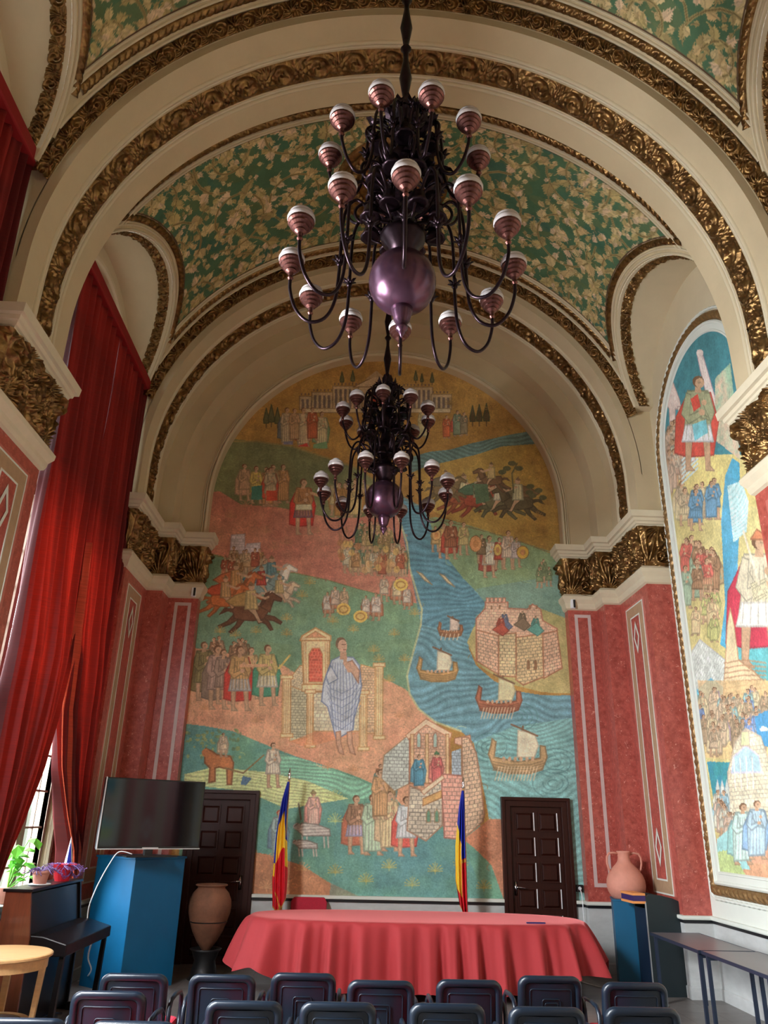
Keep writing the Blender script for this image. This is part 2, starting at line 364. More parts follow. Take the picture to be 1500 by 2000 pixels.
# plaster raster painter ------------------------------------------------------------------------
def toL(c): 
    c = np.asarray(c, np.float32)
    return np.where(c <= 0.04045, c/12.92, ((np.maximum(c, 0)+0.055)/1.055)**2.4)
class Canvas:
    def __init__(s, u0, u1, v0, v1, res):
        s.u0, s.v0, s.res = u0, v0, res; s.nu = int(round((u1-u0)/res))+1; s.nv = int(round((v1-v0)/res))+1
        s.img = np.zeros((s.nu, s.nv, 3), np.float32); s.map = lambda x, y: (x, y)
    def bb(s, P, pad=0):
        i0 = max(0, int((P[:, 0].min()-pad-s.u0)/s.res)); i1 = min(s.nu, int((P[:, 0].max()+pad-s.u0)/s.res)+2)
        j0 = max(0, int((P[:, 1].min()-pad-s.v0)/s.res)); j1 = min(s.nv, int((P[:, 1].max()+pad-s.v0)/s.res)+2)
        if i1 <= i0 or j1 <= j0: return None
        U = (s.u0+np.arange(i0, i1)*s.res)[:, None]; V = (s.v0+np.arange(j0, j1)*s.res)[None, :]
        return i0, i1, j0, j1, U, V
    def pts(s, P): return np.array([s.map(*p) for p in P], float)
    def mask(s, P):
        P = s.pts(P); b = s.bb(P)
        if b is None: return None
        i0, i1, j0, j1, U, V = b; m = np.zeros((i1-i0, j1-j0), bool)
        for k in range(len(P)):
            (a, c), (d, e) = P[k-1], P[k]
            if c == e: continue
            m ^= ((V > min(c, e)) & (V <= max(c, e))) & (U < a+(V-c)*(d-a)/(e-c))
        return b, m
    def poly(s, P, col, alpha=1.0, tex=None, edge=None, ew=0.012):
        r = s.mask(P)
        if r is None: return
        (i0, i1, j0, j1, U, V), m = r; col = np.array(col, np.float32)/255.0
        A = s.img[i0:i1, j0:j1]; c = np.broadcast_to(col, A.shape)
        if tex is not None: c = tex(U+0*V, V+0*U, col)
        A[m] = A[m]*(1-alpha)+c[m]*alpha
        if edge is not None: s.line(list(P)+[P[0]], ew, edge)
    def line(s, P, w, col, alpha=1.0):
        P = s.pts(P); col = np.array(col, np.float32)/255.0
        for k in range(len(P)-1):
            q = P[k:k+2]; b = s.bb(q, w)
            if b is None: continue
            i0, i1, j0, j1, U, V = b; d = q[1]-q[0]; L2 = max(d@d, 1e-9)
            t = np.clip(((U-q[0, 0])*d[0]+(V-q[0, 1])*d[1])/L2, 0, 1)
            D = np.hypot(U-q[0, 0]-t*d[0], V-q[0, 1]-t*d[1]); a = np.clip((w*0.5-D)/s.res+0.6, 0, 1)*alpha
            s.img[i0:i1, j0:j1] = s.img[i0:i1, j0:j1]*(1-a[..., None])+col*a[..., None]
    def ell(s, x, y, rx, ry, col, alpha=1.0, tex=None):
        s.poly([(x+rx*math.cos(a), y+ry*math.sin(a)) for a in np.linspace(0, 2*math.pi, 15)[:-1]], col, alpha, tex)
def wave_tex(amp=0.10, f=9.0, seed=1, ang=0.0):
    def t(U, V, col):
        w = vnoise(U, V, 1.1, seed)*2.2+vnoise(U, V, 3.0, seed+1)*0.5
        ph = (V*math.cos(ang)+U*math.sin(ang))*f+w*3.2
        k = np.abs(np.sin(ph*math.pi))**0.5
        return col*(1-amp+2*amp*k)[..., None]+np.array([.03, .05, .05])*(k > 0.93)[..., None]
    return t
def mottle(amp=0.12, seed=3, sc=1.3, c2=None):
    def t(U, V, col):
        n = vnoise(U, V, sc, seed)*0.6+vnoise(U, V, sc*4, seed+1)*0.3+vnoise(U, V, sc*14, seed+2)*0.15
        if c2 is not None: 
            k = np.clip((n-0.3)/0.45, 0, 1)[..., None]; return col*(1-k)+np.array(c2)/255.0*k
        return col*(1-amp+2*amp*n)[..., None]
    return t
def brick_tex(bw=0.07, bh=0.045, dark=0.62, skew=0.0, seed=2):
    def t(U, V, col):
        v = V+skew*U; row = np.floor(v/bh); u = U/bw+0.5*(row % 2)+0.3*vnoise(row, row*0, 1, seed)
        fu = u-np.floor(u); fv = v/bh-row
        e = (fu < 0.16) | (fv < 0.2); j = vnoise(np.floor(u), row, 1.0, seed+5)
        return np.where(e[..., None], col*dark, col*(0.93+0.14*j)[..., None])
    return t
# ================================================================ the setting
ZS = 6.78                         # springing line of the semicircular arches
Z_CAP = 6.12; YB, YF = 12.0, -5.80; HW = 4.02      # half width of the hall between its side walls
RB = 3.91                         # barrel radius
R_MUR, R1, R2 = 2.95, 3.42, 3.67
LZ, LR, EB = 7.86, 1.42, 0.80               # lunette springing and radius
def sx(side, r): return CX+side*r

# floor
MB().add([(CX-4.6, YF-0.2, 0), (CX+4.6, YF-0.2, 0), (CX+4.6, YB+0.3, 0), (CX-4.6, YB+0.3, 0)], [(0, 1, 2, 3)]).build('floor', M['floor'], kind='structure')

def offset_path(path, d):
    """offset a polyline (r, y) running from the mural towards the camera, d > 0 into the room"""
    n = len(path); out = []
    def nrm(a, b):
        dx, dy = b[0]-a[0], b[1]-a[1]; L = math.hypot(dx, dy); return (dy/L, -dx/L)   # right-hand side
    for i, p in enumerate(path):
        if i == 0: nx, ny = nrm(path[0], path[1]); out.append((p[0]+nx*d, p[1]+ny*d)); continue
        if i == n-1: nx, ny = nrm(path[-2], path[-1]); out.append((p[0]+nx*d, p[1]+ny*d)); continue
        a, b = nrm(path[i-1], p), nrm(p, path[i+1]); k = 1+a[0]*b[0]+a[1]*b[1]
        out.append((p[0]+(a[0]+b[0])*d/k, p[1]+(a[1]+b[1])*d/k))
    return out
def sweep_plan(mb, path, prof, side, mi=0):
    rows = [offset_path(path, d) for d, z in prof]; n = len(path)
    v = [(sx(side, r), y, prof[k][1]) for k, row in enumerate(rows) for r, y in row]
    f = [(k*n+i, k*n+i+1, (k+1)*n+i+1, (k+1)*n+i) for k in range(len(prof)-1) for i in range(n-1)]
    return mb.add(v, f, mi)
PIERS = [[(R_MUR, 12.0), (R_MUR, 11.8), (R1, 11.8), (R1, 11.4), (R2, 11.4), (R2, 10.25), (HW, 10.25)]]
for a, b in ((7.10, 5.95), (2.80, 1.65), (-1.50, -2.65)):
    PIERS.append([(HW, a), (R2, a), (R2, b), (HW, b)])
LEDGE = [(0.0, 0.815), (0.012, 0.815), (0.012, 0.835), (0.035, 0.84), (0.04, 0.868), (0.0, 0.872)]
LIP = [(0.0, 5.06), (0.03, 5.08), (0.045, 5.12), (0.05, 5.16), (0.09, 5.22), (0.095, 5.27), (0.06, 5.31), (0.0, 5.32)]
CORN = [(0.0, 5.88), (0.07, 5.89), (0.08, 5.93), (0.10, 5.94), (0.11, 5.97), (0.13, 5.98), (0.14, 6.02), (0.175, 6.03), (0.185, 6.12), (0.0, 6.13)]
tn = [0]
def trim(mb, m, **k):
    tn[0] += 1; return mb.build('trim_%d' % tn[0], m, kind='structure', **k)

# back wall, end wall, side walls
def wall_strip(name, pts, z0, z1, m, parent=None):
    n = len(pts); mb = MB(); mb.add([(x, y, z0) for x, y in pts]+[(x, y, z1) for x, y in pts], [(i, i+1, n+i+1, n+i) for i in range(n-1)])
    return mb.build(name, m, kind='structure')
wall_strip('wall_back', [(CX-HW-.4, 12.06), (CX+HW+.4, 12.06)], 0, 11.2, M['plaster'])
wall_strip('wall_front', [(CX-HW-.4, YF), (CX+HW+.4, YF)], 0, 11.2, M['plaster'])
wall_strip('wall_right', [(CX+HW, YB), (CX+HW, YF)], 0, 9.6, M['plaster_light'])
for (y0, y1) in BAYS:
    mb_ = MB(); mb_.box(CX+HW-.004, CX+HW+.02, y0+.01, y1-.01, .87, 1.30); mb_.build('wall_right_plinth', M['wall_white'], kind='structure')

WZC, WR, WSILL = 7.30, 1.40, 0.98     # window opening
def left_wall():
    mb = MB(); x = CX-HW; x2 = x-0.26
    ys = YB
    for (y0, y1) in BAYS:
        yc = (y0+y1)/2; a, b = yc+WR, yc-WR
        mb.add([(x, ys, 0), (x, a, 0), (x, a, 9.6), (x, ys, 9.6)], [(0, 1, 2, 3)])
        mb.add([(x, a, 0), (x, b, 0), (x, b, WSILL), (x, a, WSILL)], [(0, 1, 2, 3)])
        N = 24; arc = [(yc+WR*math.cos(math.pi*k/N), WZC+WR*math.sin(math.pi*k/N)) for k in range(N+1)]
        v = [(x, yy, zz) for yy, zz in arc]+[(x, yy, 9.6) for yy, zz in arc]
        mb.add(v, [(i, i+1, N+2+i, N+1+i) for i in range(N)])
        ol = [(a, WSILL)]+arc+[(b, WSILL)]; n = len(ol)
        mb.add([(x, yy, zz) for yy, zz in ol]+[(x2, yy, zz) for yy, zz in ol], [(i, (i+1) % n, n+(i+1) % n, n+i) for i in range(n)])
        ys = b
    mb.add([(x, ys, 0), (x, YF, 0), (x, YF, 9.6), (x, ys, 9.6)], [(0, 1, 2, 3)])
    mb.build('wall_left', M['plaster_light'], kind='structure')
left_wall()

# marble piers, wainscot, ledges, capitals, cornices
def grid_strip_on_plan(path, side, z0, z1, base, relief, amp, nz=46, ds=0.013):
    """carved band following the plan of a pier"""
    zz = np.linspace(0, 1, nz); rows = []
    offs = [offset_path(path, base(t)) for t in zz]
    cols = []
    for i in range(len(path)-1):
        A = np.array([offs[k][i] for k in range(nz)]); B = np.array([offs[k][i+1] for k in range(nz)])
        L = math.hypot(path[i+1][0]-path[i][0], path[i+1][1]-path[i][1]); ns = max(3, int(L/ds)); t = np.linspace(0, 1, ns+1)
        d = np.array([path[i+1][0]-path[i][0], path[i+1][1]-path[i][1]])/L; n = np.array([d[1], -d[0]])
        T, Zg = np.meshgrid(t, zz, indexing='ij')
        P = A[None]*(1-t)[:, None, None]+B[None]*t[:, None, None]
        h = relief((T-0.5)*L, Zg*(z1-z0), L, z1-z0)*amp*np.clip(np.minimum(T, 1-T)*L/0.015, 0, 1)
        P = P+n[None, None]*h[..., None]
        cols.append(np.stack([CX+side*P[..., 0], P[..., 1], z0+Zg*(z1-z0)], -1))
    return np.concatenate(cols, 0)
def cap_relief(u, z, L, H):
    if L > 0.9:
        h = np.zeros_like(u)
        e = np.hypot(u/1.0, (z-H*0.55)*0.85)
        h = np.maximum(h, np.where(e < 0.10, 0.9, 0)+np.where((e > .125) & (e < .155), 0.6+0.4*np.cos(18*np.arctan2(z-H*.55, u)), 0))
        for c in (-1, 1):
            h = np.maximum(h, spiral(u-c*L*0.40, z-H*0.74, 0.13, 2.0, c)); h = np.maximum(h, spiral(u-c*L*0.24, z-H*0.28, 0.12, 1.9, -c))
            h = np.maximum(h, fronds(u-c*L*0.40, z-H*0.10, 0.44, 19, c*1.5)); h = np.maximum(h, 0.9*fronds(u-c*L*0.2, z-H*0.88, 0.27, 17, -c*2))
            h = np.maximum(h, 0.8*fronds(u-c*0.17, z-H*0.5, 0.22, 15, c))
    elif L > 0.3:
        h = 0.95*fronds(u+L*0.32, z-0.02, 0.66, 22, 0.8)
        h = np.maximum(h, 1.0*spiral(u-L*0.18, z-H*0.26, 0.13, 1.9, 1)); h = np.maximum(h, 0.8*fronds(u-L*0.30, z-H*0.95, 0.34, 17, -1.5))
    else:
        h = 0.9*fronds(u, z-0.02, 0.5, 19, 0.5); h = np.maximum(h, 0.9*spiral(u, z-H*0.7, 0.11, 1.3, 1))
    return h*(0.8+0.4*vnoise(u+9, z, 30, 8))+0.06*vnoise(u+3, z, 70, 4)
def cap_base(t): return 0.012+0.075*t**2.2
for side in (-1, 1):
    sn = 'right' if side > 0 else 'left'
    mar, wai, lip, blk, led = MB(), MB(), MB(), MB(), MB()
    for p in PIERS:
        sweep_plan(mar, p, [(0, 0.86), (0, 5.10)], side)
        sweep_plan(mar, p, [(-0.004, 5.0), (-0.004, Z_CAP)], side)
    mar.build('wall_%s_marble_pier' % sn, M['marble'], kind='structure')
    up = MB()
    for p in PIERS: sweep_plan(up, p, [(0.0, 6.10), (0.0, ZS)], side)
    up.build('wall_%s_pier_head' % sn, M['plaster'], kind='structure')
    for p in PIERS:
        sweep_plan(lip, p, LIP, side); sweep_plan(lip, p, CORN, side)
    trim(lip, M['stone_trim'])
    full = []
    for k, p in enumerate(PIERS):
        full += p
    full.append((HW, YF))
    sweep_plan(wai, full, [(0.022, 0.0), (0.022, 0.12), (0.006, 0.13), (0.006, 0.80)], side)
    # shallow raised panels of the wainscot
    wai.build('wall_%s_wainscot' % sn, M['wainscot'], kind='structure')
    sweep_plan(blk, full, [(0.0, 0.795), (0.016, 0.795), (0.016, 0.832), (0, 0.834)], side); trim(blk, M['black_line'])
    sweep_plan(led, full, [(0.0, 0.83), (0.035, 0.832), (0.042, 0.846), (0.04, 0.874), (0.0, 0.878)], side); trim(led, M['wall_white'])
    for p in PIERS[:3]:
        P = grid_strip_on_plan(p, side, 5.29, 5.90, cap_base, cap_relief, 0.095, nz=64, ds=0.0095)
        tn[0] += 1; gridmesh('trim_%d' % tn[0], P, M['gold'], kind='structure')

# wainscot of the back wall, between and beside the doors
DL, DR = (-2.40, -1.38), (2.17, 3.19)
for (a, b) in ((CX-R_MUR, DL[0]), (DL[1]+.0, DR[0]), (DR[1], CX+R_MUR)):
    w = MB(); w.box(a, b, 11.94, 12.05, 0, 0.80); w.build('baseboard_back', M['wainscot'], kind='structure')
    w = MB(); w.box(a, b, 11.925, 12.05, 0.795, 0.832); trim(w, M['black_line'])
    w = MB(); w.box(a-.0, b+.0, 11.90, 12.05, 0.832, 0.875); trim(w, M['wall_white'], bevel=0.006)

# inlaid frames on the marble piers
def frame_on(plane, fixed, a0, a1, z0, z1, w, side_n, m, t=0.004, bottom=True):
    """rectangular inlay; plane 'y': faces the camera at y=fixed, plane 'x': faces the room at x=fixed"""
    mb = MB()
    def bx(p, q, r, s):
        if plane == 'y': mb.box(p, q, fixed-t, fixed+0.002, r, s)
        else: mb.box(min(fixed, fixed+side_n*t), max(fixed, fixed+side_n*t), p, q, r, s)
    bx(a0, a0+w, z0, z1); bx(a1-w, a1, z0, z1); bx(a0+w, a1-w, z1-w, z1); bx(a0+w, a1-w, z0, z0+w)
    return trim(mb, m)
def solid_on(fixed, a0, a1, z0, z1, side_n, m, t):
    mb = MB(); mb.box(min(fixed, fixed+side_n*t), max(fixed, fixed+side_n*t), a0, a1, z0, z1); return trim(mb, m)
for side in (-1, 1):
    xs = sorted([sx(side, 3.05), sx(side, 3.31)])
    frame_on('y', 11.8, xs[0], xs[1], 1.06, 4.99, 0.05, 0, M['inlay'])
    for (yc) in (10.825, 6.525, 2.225):
        x = sx(side, R2); n = -side
        # tan band with white lines, rose centre, diamond
        solid_on(x, yc-0.40, yc+0.40, 1.06, 4.93, n, M['rose'], 0.003)
        frame_on('x', x, yc-0.345, yc+0.345, 1.06, 4.90, 0.018, n, M['wall_white'], 0.008)
        frame_on('x', x, yc-0.327, yc+0.327, 1.078, 4.882, 0.16, n, M['inlay_tan'], 0.006)
        frame_on('x', x, yc-0.185, yc+0.185, 1.22, 4.74, 0.02, n, M['wall_white'], 0.009)
        solid_on(x, yc-0.165, yc+0.165, 1.24, 4.72, n, M['marble'], 0.005)
        mb = MB()
        for zc in (4.42, 1.62):
            q = [(yc-0.11, zc), (yc, zc-0.24), (yc+0.11, zc), (yc, zc+0.24)]
            qi = [(yc+(a-yc)*0.6, zc+(b-zc)*0.6) for a, b in q]; xx = x+n*0.012
            mb.add([(xx, a, b) for a, b in q]+[(xx, a, b) for a, b in qi], [(i, (i+1) % 4, 4+(i+1) % 4, 4+i) for i in range(4)])
        trim(mb, M['wall_white'])

# transverse arches: profile (r, y) swept over the half circle
def arch_sweep(mb, prof, z0=None, n=96, rr=None):
    th = [math.pi*k/n for k in range(n+1)]; m = len(prof); v = []
    for t in th:
        for r, y in prof: v.append((CX+r*math.cos(t), y, ZS+r*math.sin(t)))
    f = [(i*m+j, i*m+j+1, (i+1)*m+j+1, (i+1)*m+j) for i in range(n) for j in range(m-1)]
    mb.add(v, f)
    if z0 is not None:
        for s in (1, -1):
            o = [(CX+s*r, y, z) for z in (z0, ZS) for r, y in prof]
            mb.add(o, [(j, j+1, m+j+1, m+j) for j in range(m-1)])
    return mb
A = MB()
arch_sweep(A, [(R_MUR, 12.05), (R_MUR, 11.8), (R1, 11.8), (R1, 11.4), (R2, 11.4), (R2, 10.25), (3.79, 10.25)])
A.build('ceiling_arch_far', M['plaster'], kind='structure')
for k, (a, b) in enumerate(((7.10, 5.95), (2.80, 1.65), (-1.50, -2.65))):
    A = MB(); arch_sweep(A, [(3.79, a), (R2, a), (R2, b), (3.79, b)]); A.build('ceiling_arch_%s' % ('near', 'middle', 'rear')[k], M['plaster'], kind='structure')
# solid spandrel of each pier above the springing, between arch and side wall
sp_ = MB()
def spandrel(y, side):
    N = 40; v = []; f = []
    for k in range(N+1):
        z = ZS+(LZ+0.35-ZS)*k/N; r = math.sqrt(max(0, 3.78**2-(z-ZS)**2)); v += [(sx(side, r), y, z), (sx(side, HW+.1), y, z)]
    for k in range(N): f.append((2*k, 2*k+1, 2*k+3, 2*k+2))
    sp_.add(v, f)
for side in (-1, 1):
    for y in (10.25, 7.10, 5.95, 2.80, 1.65, -1.5, -2.65): spandrel(y, side)
sp_.build('wall_spandrels', M['plaster'], kind='structure')

# plain mouldings on the arches (small half-round ridges)
def ridge(r, y, dr, dy, h, z0=Z_CAP):
    """moulding on a soffit (dr=0) or on a face (dy=0)"""
    n = 6; pr = []
    for k in range(n+1):
        a = math.pi*k/n
        if dy: pr.append((r-h*math.sin(a), y+dy*0.5*math.cos(a)))
        else: pr.append((r+dr*0.5*math.cos(a), y-h*math.sin(a)))
    mb = MB(); arch_sweep(mb, pr, z0); return mb
for r, dr, h in ((2.975, 0.05, 0.05), (3.02, 0.035, 0.035), (3.055, 0.03, 0.02)):
    trim(ridge(r, 11.8, dr, 0, h), M['plaster_light'], smooth=True)
for yc in (10.825, 6.525, 2.225):
    for d in (0.245, -0.245): trim(ridge(R2, yc+d, 0, 0.05, 0.028), M['plaster_light'], smooth=True)
    for d in (0.20, -0.20): trim(ridge(R2, yc+d, 0, 0.03, 0.015), M['stone_trim'], smooth=True)

def arch_frieze(hfun, W, p, amp, pos, th0=0.0, th1=math.pi, ns=1500, nv=26, z0=None):
    """pos(v)-> (r, y, nr, ny) arrays describing the band section; relief pushed along (nr, ny)"""
    v = np.linspace(-W/2, W/2, nv); r, y, nr, ny = pos(v); R = float(np.mean(r))
    seg = []
    th = np.linspace(th0, th1, ns); s = th*R
    Sg, Vg = np.meshgrid(s, v, indexing='ij'); h = hfun(Sg, Vg, W, p)*amp
    rr = r[None]+nr[None]*h; yy = y[None]+ny[None]*h
    return np.stack([CX+rr*np.cos(th)[:, None], yy+0*rr, ZS+rr*np.sin(th)[:, None]], -1), h
def add_grid(P, m=None):
    tn[0] += 1; return gridmesh('trim_%d' % tn[0], P, m or M['gold'], kind='structure')
def vertical_frieze(hfun, W, p, amp, side, r, yc, z0, z1):
    z = np.linspace(z0, z1, max(4, int((z1-z0)/0.009))); v = np.linspace(-W/2, W/2, 26); Zg, Vg = np.meshgrid(z, v, indexing='ij')
    h = hfun(Zg, Vg, W, p)*amp; return np.stack([CX+side*(r-h), yc+Vg, Zg], -1)
for yc in (10.825, 6.525):
    pos = lambda v: (np.full_like(v, R2-0.002), yc+v, np.full_like(v, -1.0), np.zeros_like(v))
    P, _ = arch_frieze(frieze_h, 0.33, 0.46, 0.055, pos); add_grid(P)
    for side in (-1, 1): add_grid(vertical_frieze(frieze_h, 0.33, 0.46, 0.055, side, R2-0.002, yc, Z_CAP, ZS))

# vaults --------------------------------------------------------------------
G_IN = 0.41      # distance of the painted field from the arch face
def scroll_paint(L, W, seed):
    """painted acanthus scrolls: field L (arc length) x W (along the hall)"""
    cv = Canvas(0, L, 0, W, 0.011); cv.img[:] = np.array([78, 116, 84])/255
    R = random.Random(seed)
    for _ in range(260):
        x, y = R.uniform(0, L), R.uniform(0, W); c = R.choice([(62, 112, 92), (88, 122, 84), (112, 122, 74), (58, 108, 104), (96, 112, 66), (122, 128, 80)])
        cv.ell(x, y, R.uniform(.08, .35), R.uniform(.06, .22), c, 0.4)
    cols = [(206, 186, 136), (196, 170, 120), (214, 188, 152), (184, 166, 110), (200, 180, 128), (166, 148, 98)]
    def leafp(x, y, a, s, c):
        # pointed lobed leaf
        bend = R.uniform(-1.1, 1.1); n = 4; lo = tuple(q*.80 for q in c); hi = tuple(min(255, q*1.10) for q in c)
        def at_(u, w, th=0.0):
            th = a+bend*u/s; return (x+math.cos(th)*u-math.sin(th)*w, y+math.sin(th)*u+math.cos(th)*w)
        for k in range(n):
            u = s*(0.08+0.62*k/n); L = s*(0.46-0.07*k); wd = s*.085
            for sg in (-1, 1):
                cv.poly([at_(u-wd, 0), at_(u+L*.35, sg*L*.62), at_(u+L*.72, sg*L*.80), at_(u+L*.62, sg*L*.40), at_(u+wd, 0)], c if sg > 0 else hi)
        cv.poly([at_(0, -.035*s), at_(s*.6, -.07*s), at_(s*1.1, 0), at_(s*.6, .07*s), at_(0, .035*s)], hi)
        cv.line([at_(0, 0), at_(s*.5, 0), at_(s*.95, 0)], 0.010, lo, 0.8)
    def scroll(x, y, r, d, a0):
        P = []; n = 34
        for k in range(n):
            t = k/(n-1); rr = r*(1-t*0.86); a = a0+d*t*math.pi*3.3; P.append((x+rr*math.cos(a), y+rr*math.sin(a)))
            if k % 2 == 0 and k > 0:
                c = R.choice(cols); s = r*0.52*(1-t*0.5); tang = a+d*math.pi/2
                leafp(P[-1][0], P[-1][1], tang-d*0.9, s, c); leafp(P[-1][0], P[-1][1], tang+d*0.75, s*0.7, R.choice(cols))
        cv.line(P, 0.035, (180, 158, 104)); cv.line(P, 0.010, (110, 98, 58))
        cv.ell(x, y, r*.16, r*.16, (200, 172, 120)); cv.ell(x, y, r*.07, r*.07, (130, 96, 52))
        for k in range(7): leafp(x, y, k*0.9, r*0.26, R.choice(cols))
    nx = max(2, int(round(L/1.0))); ny = 3
    for i in range(nx):
        for j in range(ny):
            scroll((i+0.5)*L/nx+R.uniform(-.05, .05), (j+0.5)*W/ny+R.uniform(-.05, .05), min(L/nx, W/ny)*0.56, 1 if (i+j) % 2 else -1, R.uniform(0, 6.28))
    for _ in range(int(L*W*44)):
        leafp(R.uniform(0, L), R.uniform(0, W), R.uniform(0, 6.28), R.uniform(.09, .16), R.choice(cols))
    return cv
def vault(i, y0, y1, detail=True):
    yc = (y0+y1)/2; half = (y1-y0)/2
    ny, nt = (286, 760) if detail else (24, 80)
    t = np.linspace(-half, half, ny)
    def zg(t, R=LR, Z=LZ): return np.where(np.abs(t) < R, Z+EB*np.sqrt(np.clip(R*R-t*t, 0, None)), Z)
    thg = np.arcsin(np.clip((zg(t)-ZS)/RB, -1, 1))
    k = np.linspace(0, 1, nt); TH = thg[:, None]*(1-k)[None]+(math.pi-thg)[:, None]*k[None]
    # cove at both ends: radius shrinks to the arch face
    e = np.clip((half-np.abs(t))/0.12, 0, 1); Rr = 3.77+(RB-3.77)*np.sin(e*math.pi/2)
    P = np.stack([CX+Rr[:, None]*np.cos(TH), (yc+t)[:, None]+0*TH, ZS+Rr[:, None]*np.sin(TH)], -1)
    col = None
    if detail:
        L = RB*math.pi; cv = scroll_paint(L, y1-y0, 11+i)
        U = TH*RB; V = (t+half)[:, None]+0*TH
        ii = np.clip((U/cv.res).astype(int), 0, cv.nu-1); jj = np.clip((V/cv.res).astype(int), 0, cv.nv-1); c = cv.img[ii, jj]
        # distance from groin (lunette) border, measured on the surface
        Zp = ZS+RB*np.sin(TH); din = np.hypot(t[:, None], np.maximum(Zp-LZ, 0)/EB)-LR
        low = Zp < LZ+0.02
        edge = np.minimum(half-np.abs(t)[:, None]-G_IN, din-0.26)
        cream = np.array([206, 188, 150])/255
        dark = np.array([92, 66, 42])/255
        c = np.where((edge < 0)[..., None], cream, c); c = np.where(((edge < 0) & (edge > -0.022))[..., None], dark, c)
        col = toL(c)
    o = gridmesh('ceiling_vault_%d' % (i+1), P, M['paint'] if detail else M['plaster'], kind='structure', color=col)
    # lunettes: soffit, ledges
    for side in (-1, 1):
        N = 64; th = np.linspace(0, math.pi, N+1); mb = MB(); v = []
        for a in th:
            ty = LR*math.cos(a); z = LZ+EB*LR*math.sin(a); r = math.sqrt(max(0, RB*RB-(z-ZS)**2)); v += [(sx(side, r), yc+ty, z), (sx(side, HW+.05), yc+ty, z)]
        mb.add(v, [(2*k_, 2*k_+1, 2*k_+3, 2*k_+2) for k_ in range(N)])
        r0 = math.sqrt(RB*RB-(LZ-ZS)**2)
        for s2 in (-1, 1):
            ya, yb = yc+s2*LR, yc+s2*half
            mb.add([(sx(side, r0), ya, LZ), (sx(side, HW+.05), ya, LZ), (sx(side, HW+.05), yb, LZ), (sx(side, r0-.1), yb, LZ)], [(0, 1, 2, 3)])
        mb.build('ceiling_lunette_%s_%d' % ('right' if side > 0 else 'left', i+1), M['plaster_light'], kind='structure', smooth=False)
        if detail:
            # gold band on the lunette soffit just inside its edge, rope on the barrel just outside
            ns, nv = 620, 18
            a = np.linspace(0.0, math.pi, ns); v_ = np.linspace(-0.08, 0.08, nv); Ag, Vg = np.meshgrid(a, v_, indexing='ij')
            h = acanthus_h(Ag*LR, Vg, 0.16, 0.26)*0.05
            zz = LZ+EB*(LR-h)*np.sin(Ag); yy = yc+(LR-h)*np.cos(Ag); r = np.sqrt(np.clip(RB*RB-(LZ+EB*LR*np.sin(Ag)-ZS)**2, 0, None))+0.13+Vg
            add_grid(np.stack([CX+side*r, yy, zz], -1))
            for (W, off, hf, amp, p, mm) in ((0.10, 0.185, rope_h, 0.035, 0.085, 'gold'), (0.035, 0.03, flute_h, 0.03, 1, 'plaster_light'), (0.03, 0.095, flute_h, 0.02, 1, 'plaster_light')):
                nv = 10; Rr_ = LR+off+np.linspace(-W/2, W/2, nv)
                a = np.linspace(0.0, math.pi, ns); Ag, Rg = np.meshgrid(a, Rr_, indexing='ij')
                ty = Rg*np.cos(Ag); zz = LZ+EB*Rg*np.sin(Ag)
                lim = half-(0.22 if mm == 'gold' else 0.10); ok = np.abs(ty) < lim
                j0 = np.where(ok.all(1))[0]; sl = slice(j0[0], j0[-1]+1); ty, zz, Rg2, Ag2 = ty[sl], zz[sl], Rg[sl], Ag[sl]
                h = hf(Ag2*LR, Rg2-LR-off, W, p)*amp; rb = RB-h
                thb = np.arcsin(np.clip((zz-ZS)/RB, -1, 1))
                add_grid(np.stack([CX+side*rb*np.cos(thb), yc+ty, ZS+rb*np.sin(thb)], -1), M[mm])
    if detail:
        for s2 in (-1, 1):
            yf = yc+s2*half
            def band(W, c, hf, p, amp, mm):
                # centre distance c from the arch face, limited to the arc between the lunettes
                tt = half-c; R_ = LR+ (0.26 if mm == 'gold' else 0.1)
                z = LZ+EB*math.sqrt(max(0, R_*R_-tt*tt)) if tt < R_ else LZ
                th0 = math.asin((z-ZS)/RB)
                pos = lambda v: (np.full_like(v, RB-.001), yf-s2*(c+v), np.full_like(v, -1.0), np.zeros_like(v))
                P_, _ = arch_frieze(hf, W, p, amp, pos, th0, math.pi-th0, ns=1100, nv=12); add_grid(P_, M[mm])
            # carved cove between arch face and vault
            def posc(v):
                q = (v/0.22+0.5); r = 3.775+(RB-0.01-3.775)*q; y = yf-s2*(0.01+0.11*q**1.0); return r, y, np.full_like(v, -0.65), np.full_like(v, -s2*0.75)
            th0 = math.asin((LZ-0.12-ZS)/3.85)
            P_, _ = arch_frieze(acanthus_h, 0.22, 0.34, 0.06, posc, th0, math.pi-th0, ns=1500, nv=20); add_grid(P_)
            band(0.035, 0.150, flute_h, 1, 0.03, 'plaster_light'); band(0.11, 0.255, rope_h, 0.09, 0.035, 'gold')
            band(0.03, 0.335, flute_h, 1, 0.022, 'plaster_light'); band(0.025, 0.385, flute_h, 1, 0.018, 'plaster_light')
        # medallion at the crown
        nr, na = 46, 300; q = np.linspace(0.0, 1, nr); a = np.linspace(0, 2*math.pi, na+1)[:-1]; Q, Ag = np.meshgrid(q, a, indexing='ij'); rad = 0.04+Q*0.80
        h = np.where(rad > 0.70, 0.05*np.sin(np.pi*np.clip((rad-0.70)/0.14, 0, 1)), 0)
        h += np.where((rad > .52) & (rad < .64), 0.03+0.02*np.cos(44*Ag), 0)
        h += np.where(rad < .5, 0.045*np.abs(np.cos(6*Ag+rad*3))*np.sin(np.pi*np.clip(rad/.5, 0, 1))**.5+0.02, 0)
        h += 0.01*vnoise(rad*3, Ag, 9, 4)
